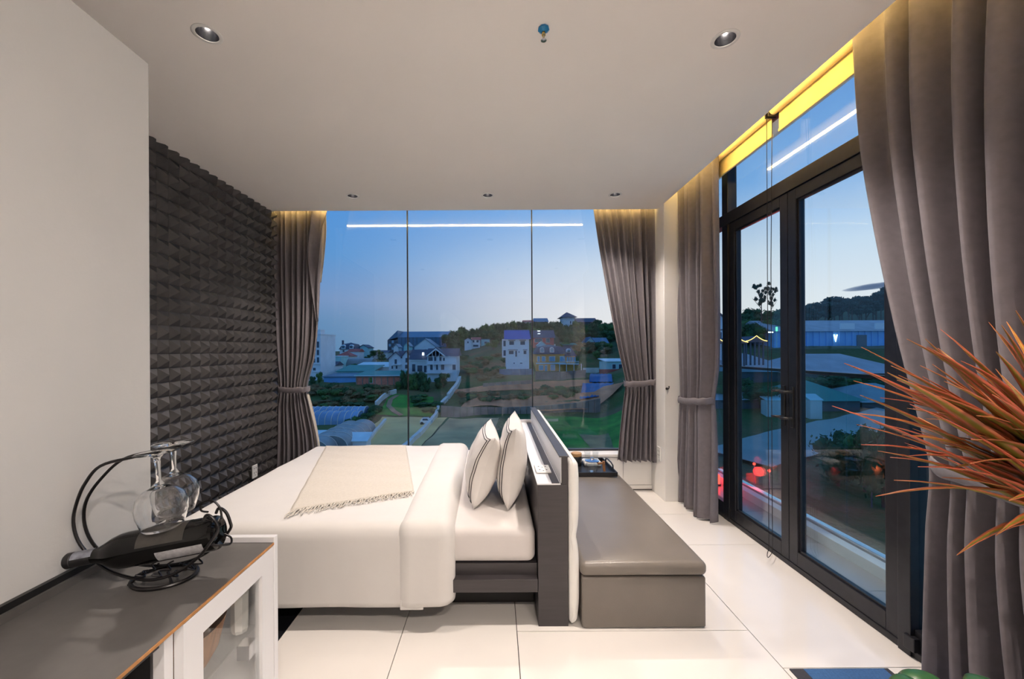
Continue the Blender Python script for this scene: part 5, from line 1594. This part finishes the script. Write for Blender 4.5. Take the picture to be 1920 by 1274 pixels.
# 16, 17
t, q = house('cottage', 'white cottage with big steep blue-grey roof on the right slope', 1100, 1114, 651, 642, 150, 8, 'wall_teal', 'roof_steel', 'ridge_y', 8, [(0.55, 0.75, 0.2, 0.7)])
x0, x1, z0, z1, rh = q
MB().prism([(149.5, z1 - 0.6), (154, z1 + rh), (158, z1 - 0.6)], x1 - 1, at(1142, 640, 150).x, 'x').build('roof', 'roof_steel', t)
house('cottage', 'low teal-roofed hut on the slope above the yellow house', 1056, 1080, 652, 648, 145, 6, 'wall_dark', 'roof_green', 'shed', 4)
house('shed', 'small teal shed with sheet roof beside the right window curtain', 1136, 1176, 696, 680, 108, 7, 'wall_teal', 'roof_sheet', 'shed', 4, [(0.3, 0.45, 0.2, 0.7), (0.6, 0.75, 0.2, 0.7)], cat='shed')
o = box('boundary_fence', 'wash_white', at(1093, 695, 112).x, at(1123, 695, 112).x, 112, 112.2, at(1093, 699, 112).z - 1, at(1093, 691, 112).z)
tag(o, 'short white fence right of the yellow house', 'fence')
o = box('boundary_fence', 'roof_red', at(1124, 695, 106).x, at(1170, 695, 106).x, 106, 106.4, at(1124, 702, 106).z - 1, at(1124, 694, 106).z)
tag(o, 'low red brick fence below the small teal shed', 'fence')

# greenhouses at the lower left
tunnel('greenhouse', 'blue film greenhouse tunnel behind the left curtain, farther one', (560, 780), (680, 777), 16, 77, 0, 'film_blue', ribs=10)
tunnel('greenhouse', 'blue film greenhouse tunnel behind the left curtain, nearer one', (560, 790), (668, 788), 17, 74, 0, 'film_blue', ribs=9)
def tunnel_y(label, px, py, Y, wid, length, h):
    a = at(px, py, Y)
    t = thing('greenhouse', a, label, 'greenhouse')
    n = 14
    prof = [(a.x - wid / 2 * math.cos(PI * k / n), a.z + h * math.sin(PI * k / n)) for k in range(n + 1)]
    prof = [(prof[0][0], a.z - 2)] + prof + [(prof[-1][0], a.z - 2)]
    MB().prism(prof, Y, Y + length, 'y').build('cover', 'plastic_film', t, smooth=True, angle=0.5)
    for k in range(6):
        yy = Y + length * k / 5
        MB().tube([(x_, yy, z_ + 0.03) for x_, z_ in prof], 0.05, 5).build('hoop', 'wash_white', t)
tunnel_y('pale tunnel greenhouse at the lower left, the one next to the curtain', 584, 848, 52, 4.4, 14, 1.7)
tunnel_y('pale tunnel greenhouse at the lower left, the one next to the hedge', 622, 838, 55, 4.2, 13, 1.6)
# field hut and small things in the fields
t, q = house('field_hut', 'small dark striped hut in the green field', 1067, 1094, 803, 795, 76, 2.4, 'wall_dark', 'wall_dark', 'ridge_x', 6, cat='hut', found=1)
for k in range(5):
    x = at(1070 + 5 * k, 790, 76).x
    MB().prism([(75.6, at(0, 795, 76).z + 0.02), (77.2, at(0, 789, 76).z + 0.08), (77.2, at(0, 789, 76).z - 0.1), (75.6, at(0, 795, 76).z - 0.1)], x, x + 0.16, 'x').build('roof_batten', 'roof_sheet', t)
def car(px, py, label):
    p = ground(px, py)
    t = thing('car', p, label, 'car')
    MB().prism([(p.x - 1.0, p.z + 0.35), (p.x + 1.1, p.z + 0.35), (p.x + 1.1, p.z + 0.75), (p.x + 0.75, p.z + 0.8), (p.x + 0.35, p.z + 1.25), (p.x - 0.6, p.z + 1.25), (p.x - 0.95, p.z + 0.85)], p.y, p.y + 1.3, 'y').build('body', 'car_paint', t)
    MB().prism([(p.x - 0.55, p.z + 0.85), (p.x + 0.55, p.z + 0.85), (p.x + 0.3, p.z + 1.18), (p.x - 0.5, p.z + 1.18)], p.y - 0.02, p.y + 0.0, 'y').build('window', 'pane_dark', t)
    for dx in (-0.65, 0.7):
        for yy in (p.y - 0.02, p.y + 1.12):
            MB().lathe([(0.3, 0), (0.3, 0.2)], (p.x + dx, yy, p.z + 0.3), 14, axis='y').build('wheel', 'plastic_black', t)
car(797, 797, 'small pale car parked by the white field wall')
for (px, py, w, h, lb) in ((655, 846, 5.0, 1.4, 'pale sheet roof of a shed at the lower edge of the tan field'), (598, 838, 3.0, 1.2, 'pale sheet roof by the left curtain hem')):
    p = ground(px, py)
    t = thing('lean_to', p, lb, 'shed')
    MB().prism([(p.y, p.z + h), (p.y + 2.4, p.z + h + 0.8), (p.y + 2.4, p.z + h + 0.9), (p.y, p.z + h + 0.1)], p.x - w / 2, p.x + w / 2, 'x').build('roof', 'roof_sheet', t)
    box('wall', 'wall_grey', p.x - w / 2 + 0.2, p.x + w / 2 - 0.2, p.y + 0.2, p.y + 2.2, p.z - 0.6, p.z + h, t)

# ================================================================== view over the balcony
Y = 92
t, q = house('blue_warehouse', 'long blue-walled warehouse with grey roof beyond the balcony', 1452, 1720, 656, 624, Y, 16, 'wall_blue', 'roof_grey', 'ridge_x', 24, cat='building', over=0.6)
x0, x1, z0, z1, rh = q
for k in range(1, 22):
    x = x0 + (x1 - x0) * k / 22
    box('pilaster', 'wall_blue', x - 0.12, x + 0.12, Y - 0.18, Y, z0, z1, t)
box('doorway', 'wall_dark', at(1606, 640, Y).x, at(1624, 640, Y).x, Y - 0.2, Y, z0, at(1606, 632, Y).z, t)
for a, b in ((1573, 1600), (1638, 1662)):
    box('signboard', 'trim_white', at(a, 620, Y).x, at(b, 620, Y).x, Y - 0.4, Y - 0.2, at(a, 621, Y).z, at(a, 610, Y).z, t)
v0 = at(1567, 645, Y - 0.3)
MB().prism([(v0.x, v0.z), (v0.x - 0.45, v0.z + 1.7), (v0.x - 0.2, v0.z + 1.7), (v0.x, v0.z + 0.7), (v0.x + 0.2, v0.z + 1.7), (v0.x + 0.45, v0.z + 1.7)], Y - 0.35, Y - 0.25, 'y').build('wall_emblem', 'lamp_white', t)
t, q = house('gable_house', 'white gabled house behind the curtain edge beyond the balcony', 1322, 1362, 640, 604, 78, 10, 'wall_white', 'roof_slate', 'ridge_y', 18, [(0.40, 0.47, 0.10, 0.4), (0.70, 0.77, 0.10, 0.4), (0.5, 0.55, 0.85, 0.95)], over=0.5)
x0, x1, z0, z1, rh = q
box('band', 'wall_dark', x0, x1, 77.8, 78, z0 + (z1 - z0) * 0.5, z0 + (z1 - z0) * 0.56, t)
box('awning', 'trim_white', x0, x1, 76.8, 78, z0 - 0.2, z0 + 0.3, t)
def lantern_roof(px0, px1, py, rise, Y, label):
    a, b = at(px0, py, Y), at(px1, py, Y)
    t = thing('restaurant_roof', ((a.x + b.x) / 2, Y, hgt((a.x + b.x) / 2, Y)), label, 'restaurant')
    h = rise * Y / F
    cx = (a.x + b.x) / 2
    n = 8
    prof = []
    for k in range(n + 1):
        u = k / n
        prof.append((a.x + (b.x - a.x) * u, a.z + h * (1 - abs(2 * u - 1)) ** 1.7))
    MB().prism(prof + [(b.x, a.z - 0.15), (a.x, a.z - 0.15)], Y, Y + 5, 'y').build('roof', 'roof_slate', t)
    MB().tube([(x, Y - 0.1, z + 0.05) for x, z in prof], 0.055, 6).build('light_string', 'lamp_warm', t)
    for k in range(5):
        x = a.x + (b.x - a.x) * (k + 0.5) / 5
        o = box('post', 'wall_dark', x - 0.1, x + 0.1, Y + 0.3, Y + 0.5, a.z - 4.0, a.z, t)
    return t
lantern_roof(1325, 1361, 645, 12, 66, 'curved roof outlined with warm light strings below the white gabled house')
lantern_roof(1362, 1402, 645, 10, 65, 'curved roof outlined with warm light strings right of the door post')
lantern_roof(1398, 1438, 643, 10, 67, 'curved roof outlined with warm light strings left of the blue warehouse')
p = at(1445, 626, 88)
t = thing('shop_light', (p.x, 88, p.z - 4), 'glowing white bar light left of the blue warehouse', 'sign')
box('light_bar', 'lamp_white', p.x - 0.6, p.x + 0.6, 88, 88.1, p.z - 0.12, p.z + 0.12, t)
box('pole', 'wall_dark', p.x - 0.05, p.x + 0.05, 88.0, 88.1, p.z - 4, p.z - 0.12, t)
p = at(1457, 620, 86)
t = thing('street_sign', (p.x, 86, p.z - 4), 'small glowing green sign left of the blue warehouse', 'sign')
box('light_panel', 'lamp_green', p.x - 0.16, p.x + 0.16, 86, 86.2, p.z - 0.45, p.z + 0.45, t)
box('pole', 'wall_teal', p.x - 0.05, p.x + 0.05, 86.05, 86.15, p.z - 4, p.z - 0.45, t)

# nearer roofs seen over and through the balustrade
def roof_block(label, px0, px1, pye, rise, Y, depth, roof='roof_grey', style='hip', wall='wall_dark', sky=()):
    t, q = house('roof_block', label, px0, px1, pye + 60, pye, Y, depth, wall, roof, style, rise, over=0.6, cat='building', found=6)
    for (a, b, c, d) in sky:
        p = at(a, c, Y)
        r_ = at(b, d, Y)
        x0, x1, z0, z1, rh = q
        k = rh / (depth / 2)
        MB().add([(p.x, Y + (p.z - z1) / k - 0.05, p.z + 0.10), (r_.x, Y + (p.z - z1) / k - 0.05, p.z + 0.10), (r_.x, Y + (r_.z - z1) / k - 0.05, r_.z + 0.10), (p.x, Y + (r_.z - z1) / k - 0.05, r_.z + 0.10),
                  (p.x, Y + (p.z - z1) / k, p.z - 0.02), (r_.x, Y + (p.z - z1) / k, p.z - 0.02), (r_.x, Y + (r_.z - z1) / k, r_.z - 0.02), (p.x, Y + (r_.z - z1) / k, r_.z - 0.02)],
                 [(0, 1, 2, 3), (4, 7, 6, 5), (0, 4, 5, 1), (1, 5, 6, 2), (2, 6, 7, 3), (3, 7, 4, 0)]).build('skylight', 'wall_white', t)
    return t
roof_block('grey hipped roof left of the middle door stile', 1372, 1500, 700, 34, 70, 14)
roof_block('long grey hipped roof right of the middle door stile', 1480, 1720, 704, 36, 68, 15)
roof_block('lower teal-grey roof below the handrail line', 1330, 1480, 752, 34, 58, 11, roof='roof_grey')
roof_block('wide dark roof below the handrail, right of the middle door stile', 1496, 1612, 755, 34, 57, 10, roof='roof_green')
roof_block('low flat roof on the right below the handrail', 1616, 1760, 758, 30, 58, 10, roof='roof_grey')
for (px, py, Y, w, h, lb) in ((1530, 748, 54, 1.6, 2.4, 'small pale roof-top shed below the handrail'), (1452, 752, 55, 2.2, 0.9, 'small pale roof-top box left of the middle door stile')):
    p = at(px, py, Y)
    t = thing('rooftop_shed', p, lb, 'shed')
    box('wall', 'wall_grey', p.x - w / 2, p.x + w / 2, Y, Y + 1.2, p.z - h - 3, p.z - h * 0.2, t)
    MB().prism([(Y - 0.1, p.z - h * 0.2), (Y + 1.3, p.z + 0.2), (Y + 1.3, p.z + 0.3), (Y - 0.1, p.z - h * 0.2 + 0.1)], p.x - w / 2 - 0.1, p.x + w / 2 + 0.1, 'x').build('roof', 'roof_sheet', t)
struct(path_strip('road', 'asphalt', [(1380, 868), (1440, 850), (1520, 832), (1600, 812), (1700, 790)], 6.5, lift=0.35))
# red lamps by the road
def red_lamp(px, py, Y, label, power=60):
    p = at(px, py, Y)
    t = thing('road_lamp', (p.x, p.y, hgt(p.x, p.y)), label, 'lamp', 'red lamps beside the road')
    g = hgt(p.x, p.y)
    MB().tube([(p.x, p.y, g - 0.2), (p.x, p.y, p.z - 0.1)], 0.05, 8).build('pole', 'wall_dark', t)
    MB().lathe([(0.001, -0.12), (0.08, -0.08), (0.11, 0.0), (0.08, 0.08), (0.001, 0.12)], (p.x, p.y, p.z), 16, cap=False).build('lamp_shade', 'lamp_red', t, smooth=True)
    d = bpy.data.lights.new('red_glow', 'POINT'); d.energy = power * 3; d.color = (1, 0.05, 0.03); d.shadow_soft_size = 0.25
    o = bpy.data.objects.new('red_glow', d); C.objects.link(o); o.parent = t; o.location = Vector((p.x, p.y - 0.4, p.z + 0.4)) - OFF[t.name]
red_lamp(1441, 886, 30, 'glowing red lamp beside the road, the larger one left of the middle door stile', 140)
red_lamp(1413, 873, 32, 'glowing red lamp beside the road, the leftmost', 60)
red_lamp(1633, 889, 30, 'glowing red lamp beside the road, the one behind the plant tips', 30)
# red lamp standing at the far end of the balcony
p = Vector((2.36, 4.32, -0.02))
t = thing('balcony_lamp', p, 'red glowing box lamp on the far end of the balcony floor', 'lamp')
box('base', 'plastic_black', p.x - 0.04, p.x + 0.04, p.y - 0.04, p.y + 0.04, -0.02, 0.0, t)
box('lamp_shade', 'lamp_red', p.x - 0.035, p.x + 0.035, p.y - 0.035, p.y + 0.035, 0.0, 0.10, t, bevel=0.006)
d = bpy.data.lights.new('red_glow', 'POINT'); d.energy = 2.5; d.color = (1, 0.04, 0.03); d.shadow_soft_size = 0.05
o = bpy.data.objects.new('red_glow', d); C.objects.link(o); o.parent = t; o.location = (0, -0.12, 0.18)

# dark bank of cloud low over the hill, on the right
# (a soft ellipsoid of thin vapour far away)
cm = bpy.data.materials.new('vapour'); cm.use_nodes = True
ctn = cm.node_tree; ctn.nodes.clear()
pv = ctn.nodes.new('ShaderNodeVolumePrincipled'); pv.inputs['Color'].default_value = (0.30, 0.38, 0.50, 1); pv.inputs['Density'].default_value = 0.035
oo = ctn.nodes.new('ShaderNodeOutputMaterial'); ctn.links.new(pv.outputs[0], oo.inputs['Volume'])
pc = at(1640, 541, 900)
mb = MB()
def cl(u, v):
    a = 2 * PI * u; b = PI * (v - 0.5)
    k = 1 + 0.25 * noise.noise(Vector((math.cos(a) * 2, math.sin(a) * 2, v * 3)))
    return Vector((pc.x + 62 * math.cos(a) * math.cos(b) * k, pc.y + 30 * math.sin(a) * math.cos(b), pc.z + 6.5 * math.sin(b) * k + 0.13 * 62 * math.cos(a) * math.cos(b)))
mb.grid(cl, 32, 14, closed_u=True)
o = mb.build('cloud', cm, None, smooth=True, angle=3)
tag(o, 'thin dark streak of cloud low over the wooded hill', 'cloud')

# ================================================================== trees
def crown_mesh(name, kind, seed, m):
    r_ = random.Random(seed)
    mb = MB()
    lumps = []
    if kind == 'broad':
        for k in range(11):
            a = r_.uniform(0, 2 * PI); rr = r_.uniform(0.0, 0.36)
            lumps.append((Vector((rr * math.cos(a), rr * math.sin(a), r_.uniform(0.32, 0.84))), r_.uniform(0.16, 0.26), 1.0))
    elif kind == 'tall':
        for k in range(12):
            z = 0.2 + 0.7 * k / 11
            a = r_.uniform(0, 2 * PI); rr = r_.uniform(0.0, 0.12) * (1.1 - z)
            lumps.append((Vector((rr * math.cos(a), rr * math.sin(a), z)), 0.07 + 0.13 * (1.05 - z), 1.3))
    elif kind == 'pine':
        for k in range(13):
            a = r_.uniform(0, 2 * PI); rr = r_.uniform(0.05, 0.40)
            lumps.append((Vector((rr * math.cos(a), rr * math.sin(a), r_.uniform(0.52, 0.94))), r_.uniform(0.10, 0.19), 0.42))
    elif kind == 'open':
        for k in range(18):
            a = r_.uniform(0, 2 * PI); rr = r_.uniform(0.06, 0.36)
            lumps.append((Vector((rr * math.cos(a), rr * math.sin(a), r_.uniform(0.42, 0.98))), r_.uniform(0.05, 0.105), 0.8))
    else:   # bush
        for k in range(10):
            a = r_.uniform(0, 2 * PI); rr = r_.uniform(0.0, 0.42)
            lumps.append((Vector((rr * math.cos(a), rr * math.sin(a), r_.uniform(0.12, 0.62))), r_.uniform(0.20, 0.32), 0.9))
    for c, rad, sq in lumps:
        # faceted core
        n = 8
        for j in range(1):
            prof = [(0.001, -0.8), (0.62, -0.5), (0.86, 0.0), (0.6, 0.5), (0.001, 0.8)]
            st = len(mb.v)
            mb.lathe([(p_ * rad * 0.9, q_ * rad * sq) for p_, q_ in prof], c, n, cap=False)
            for i in range(st, len(mb.v)):
                mb.v[i] += Vector((r_.uniform(-1, 1), r_.uniform(-1, 1), r_.uniform(-1, 1))) * rad * 0.14
        # leaf sprays
        for k in range(70 if kind != 'open' else 44):
            d = Vector((r_.gauss(0, 1), r_.gauss(0, 1), r_.gauss(0, 1))).normalized()
            p_ = c + Vector((d.x, d.y, d.z * sq)) * rad * r_.uniform(0.75, 1.18)
            u = d.orthogonal().normalized(); w = d.cross(u)
            an = r_.uniform(0, PI); u, w = u * math.cos(an) + w * math.sin(an), w * math.cos(an) - u * math.sin(an)
            t1 = (u + d * r_.uniform(-0.6, 0.6)) * rad * r_.uniform(0.14, 0.26); t2 = (w + d * r_.uniform(-0.5, 0.5)) * rad * r_.uniform(0.08, 0.16)
            mb.add([p_ - t1, p_ + t2, p_ + t1, p_ - t2], [(0, 1, 2, 3)])
    return mb.mesh(name, m=MATS[m])
def trunk_mesh(name, seed, h, r0, branches, m='bark_brown'):
    r_ = random.Random(seed)
    mb = MB()
    mb.tube([(0, 0, -0.1), (r_.uniform(-.01, .01), 0, h * 0.5), (r_.uniform(-.03, .03), r_.uniform(-.03, .03), h)], [r0, r0 * 0.8, r0 * 0.4], 6)
    for k in range(branches):
        a = r_.uniform(0, 2 * PI); z = r_.uniform(0.35, 0.7) * h / 0.8
        L = r_.uniform(0.15, 0.34)
        mb.tube([(0, 0, z * 0.8), (L * 0.5 * math.cos(a), L * 0.5 * math.sin(a), z + 0.08), (L * math.cos(a), L * math.sin(a), z + 0.24)], [r0 * 0.5, r0 * 0.35, r0 * 0.15], 5)
    return mb.mesh(name, m=MATS[m])
KIN = {}
for kind, ms in (('broad', ('leaf_dark', 'leaf_mid', 'leaf_dark')), ('tall', ('leaf_dark', 'leaf_mid')), ('pine', ('leaf_pine', 'leaf_pine')), ('open', ('leaf_pine',)), ('bush', ('leaf_dark', 'leaf_mid', 'leaf_dry', 'leaf_dry'))):
    KIN[kind] = []
    for k, m in enumerate(ms):
        c_ = crown_mesh('crown', kind, 17 * k + len(kind) * 5, m)
        tr_ = trunk_mesh('trunk', k + 3, 0.8 if kind != 'bush' else 0.35, {'broad': 0.035, 'tall': 0.022, 'pine': 0.028, 'open': 0.022, 'bush': 0.03}[kind], {'broad': 3, 'tall': 0, 'pine': 7, 'open': 10, 'bush': 2}[kind])
        KIN[kind].append((c_, tr_))
tr_rnd = random.Random(42)
def tree(name, label, group, kind, var, x, y, h, w=None, z=None, cat='tree'):
    t = bpy.data.objects.new(name, None); C.objects.link(t)
    t.location = (x, y, (hgt(x, y) if z is None else z) - 0.1)
    t.rotation_euler = (0, 0, tr_rnd.uniform(0, 6.28))
    w = w or h * 0.8
    t.scale = (w, w, h)
    tag(t, label, cat, group)
    cr, tk = KIN[kind][var % len(KIN[kind])]
    for nm, me in (('crown', cr), ('trunk', tk)):
        o = bpy.data.objects.new(nm, me); C.objects.link(o); o.parent = t
    return t
def tree_px(name, label, group, kind, var, px, pyb, pyt, Y, wpx=None, cat='tree'):
    b = at(px, pyb, Y); tp = at(px, pyt, Y)
    return tree(name, label, group, kind, var, b.x, Y, tp.z - b.z, (wpx * Y / F) if wpx else None, b.z, cat)

# wooded skyline behind the blue roof
G = 'trees of the wooded skyline'
for k in range(64):
    px = 842 + (1150 - 842) * (k + tr_rnd.uniform(0, 1)) / 64
    Y = tr_rnd.uniform(196, 228)
    top = interp([(850, 622), (868, 612), (890, 616), (905, 606), (925, 604), (950, 601), (985, 603), (1010, 604), (1045, 600), (1060, 608), (1100, 606), (1125, 604), (1150, 606)], px) + tr_rnd.uniform(-1, 5)
    tree_px('skyline_tree', 'dark tree of the wooded skyline behind the white house with the blue roof', G, 'broad', k, px, top + 36, top, Y, tr_rnd.uniform(15, 21) if px < 960 else 25)
G = 'trees of the wooded slope'
for k in range(80):
    px = tr_rnd.uniform(846, 1160)
    Y = tr_rnd.uniform(150, 195)
    x = (px - VX) / F * Y
    if 930 < px < 1045 and Y < 165: continue
    if 865 < px < 925 and Y < 185: Y = 188
    x = (px - VX) / F * Y
    tree('slope_tree', 'leafy tree on the wooded slope below the hilltop villa', G, 'broad', k, x, Y, tr_rnd.uniform(4, 6.5), tr_rnd.uniform(5, 7))
G = 'bushes on the right-hand bank'
for k in range(26):
    px = tr_rnd.uniform(1045, 1175); Y = tr_rnd.uniform(122, 148)
    if px < 1100 and Y < 132: Y = 136
    x = (px - VX) / F * Y
    tree('bank_bush', 'shrub on the bank right of the yellow house', G, 'bush', k, x, Y, tr_rnd.uniform(2, 3.6), tr_rnd.uniform(3, 5), cat='bush')
G = 'bushes around the white blue-roofed house'
for k in range(34):
    px = tr_rnd.uniform(862, 946); Y = tr_rnd.uniform(100, 140)
    x = (px - VX) / F * Y
    tree('terrace_bush', 'dry shrub on the terraces left of the white house with the blue roof', G, 'bush', 2 + k, x, Y, tr_rnd.uniform(1.2, 2.4), tr_rnd.uniform(2.5, 4.5), cat='bush')
G = 'bushes on the cut bank'
for k in range(40):
    px = tr_rnd.uniform(862, 1085); Y = tr_rnd.uniform(84.5, 92.5)
    x = (px - VX) / F * Y
    tree('cutting_bush', 'dark bush on the bank between the two orange dirt tracks', G, 'bush', k % 3, x, Y, tr_rnd.uniform(1.0, 2.0), tr_rnd.uniform(2.2, 3.4), cat='bush')
G = 'trees in front of the gabled houses'
for k, (px, pyb, pyt, Y, w) in enumerate(((757, 738, 690, 97, 22), (772, 745, 698, 96, 26), (785, 742, 695, 97, 30), (797, 740, 704, 95, 22), (744, 742, 712, 96, 20), (832, 728, 698, 99, 26), (822, 730, 706, 98, 18), (768, 732, 700, 100, 20))):
    tree_px('garden_tree', ('dark garden tree below the cream balcony house' if px > 810 else 'dark garden tree below the gabled houses by the thin glass joint'), G, 'broad', k, px, pyb, pyt, Y, w)
G = 'trees on the left slope'
for k, (px, pyb, pyt, Y, w) in enumerate(((586, 722, 702, 100, 16), (598, 722, 694, 99, 16), (612, 702, 688, 116, 9), (700, 668, 655, 172, 16), (712, 666, 654, 174, 14), (690, 674, 664, 160, 14), (716, 676, 662, 150, 20), (662, 690, 680, 130, 18), (675, 690, 682, 128, 16), (780, 664, 655, 158, 18), (795, 664, 654, 156, 18), (838, 650, 626, 182, 26), (852, 650, 618, 190, 26), (866, 648, 613, 196, 30))):
    tree_px('town_tree', 'small dark tree among the rooftops on the left', G, 'broad', k, px, pyb, pyt, Y, w)
G = 'bushes on the left slope'
for k in range(60):
    px = tr_rnd.uniform(570, 735); Y = tr_rnd.uniform(81, 97)
    x = (px - VX) / F * Y
    if px > 705 and Y < 90: continue
    tree('slope_bush', 'scrubby bush on the slope between the brick building and the greenhouses', G, 'bush', k, x, Y, tr_rnd.uniform(1.0, 2.4), tr_rnd.uniform(2.0, 4.0), cat='bush')
G = 'hedge along the greenhouses'
for k in range(26):
    f = k / 25
    px = 618 + (704 - 618) * f + tr_rnd.uniform(-5, 5); py = 838 - (838 - 772) * f + tr_rnd.uniform(-4, 4)
    g = ground(px, py)
    tree('hedge_bush', 'dark green hedge bush between the greenhouses and the tan field', G, 'bush', k % 2, g.x, g.y, tr_rnd.uniform(1.4, 2.4), tr_rnd.uniform(1.8, 2.6), cat='bush')
G = 'bushes on the shaded mid slope'
for k in range(26):
    px = tr_rnd.uniform(768, 860); py = tr_rnd.uniform(742, 776)
    if px > 822: continue
    g = ground(px, py)
    tree('shade_bush', 'dark bush on the shaded slope right of the thin glass joint', G, 'bush', k % 2, g.x, g.y, tr_rnd.uniform(1.0, 1.8), tr_rnd.uniform(2.2, 3.4), cat='bush')
# beyond the balcony
G = 'pines behind the warehouse'
for k in range(30):
    px = 1470 + (1740 - 1470) * (k + tr_rnd.random() * 0.8) / 30
    Y = tr_rnd.uniform(116, 128)
    top = interp([(1470, 585), (1500, 570), (1515, 580), (1530, 566), (1555, 566), (1575, 556), (1600, 556), (1615, 560), (1640, 556), (1665, 540), (1740, 535)], px) + tr_rnd.uniform(-2, 3)
    tree_px('umbrella_pine', 'flat-topped pine on the hill behind the blue warehouse', G, 'pine', k, px, top + 60, top, Y, tr_rnd.uniform(38, 60))
tree_px('tall_gum_tree', 'tall open-crowned tree standing against the sky, left trunk', 'tall open-crowned trees', 'open', 0, 1428, 600, 533, 98, 46)
tree_px('tall_gum_tree', 'tall open-crowned tree standing against the sky, right trunk', 'tall open-crowned trees', 'open', 0, 1446, 600, 541, 99, 34)
G = 'trees on the hill beyond the balcony'
for k in range(40):
    px = tr_rnd.uniform(1330, 1480); Y = tr_rnd.uniform(94, 125)
    x = (px - VX) / F * Y
    if px < 1368 and Y < 92: continue
    tree('hill_tree', 'leafy tree on the dark hill left of the warehouse', G, 'broad', k, x, Y, tr_rnd.uniform(4, 6.5), tr_rnd.uniform(5, 8))
G = 'trees below the balcony'
for k, (px, Y, h, w) in enumerate(((1385, 62, 3, 5), (1405, 60, 2.4, 5), (1425, 58, 2.6, 6), (1450, 60, 2.2, 5), (1345, 60, 4, 5), (1515, 66, 2.0, 6), (1560, 67, 2.0, 6), (1590, 66, 1.8, 6), (1635, 66, 2.0, 6), (1570, 34, 3.4, 4.2), (1620, 33, 4.2, 4.0), (1592, 36, 3.2, 3.6), (1655, 30, 5, 3.6))):
    x = (px - VX) / F * Y
    tree('yard_tree', 'dark tree between the roofs below the balcony', G, 'broad', k, x, Y, h * 1.3, w)
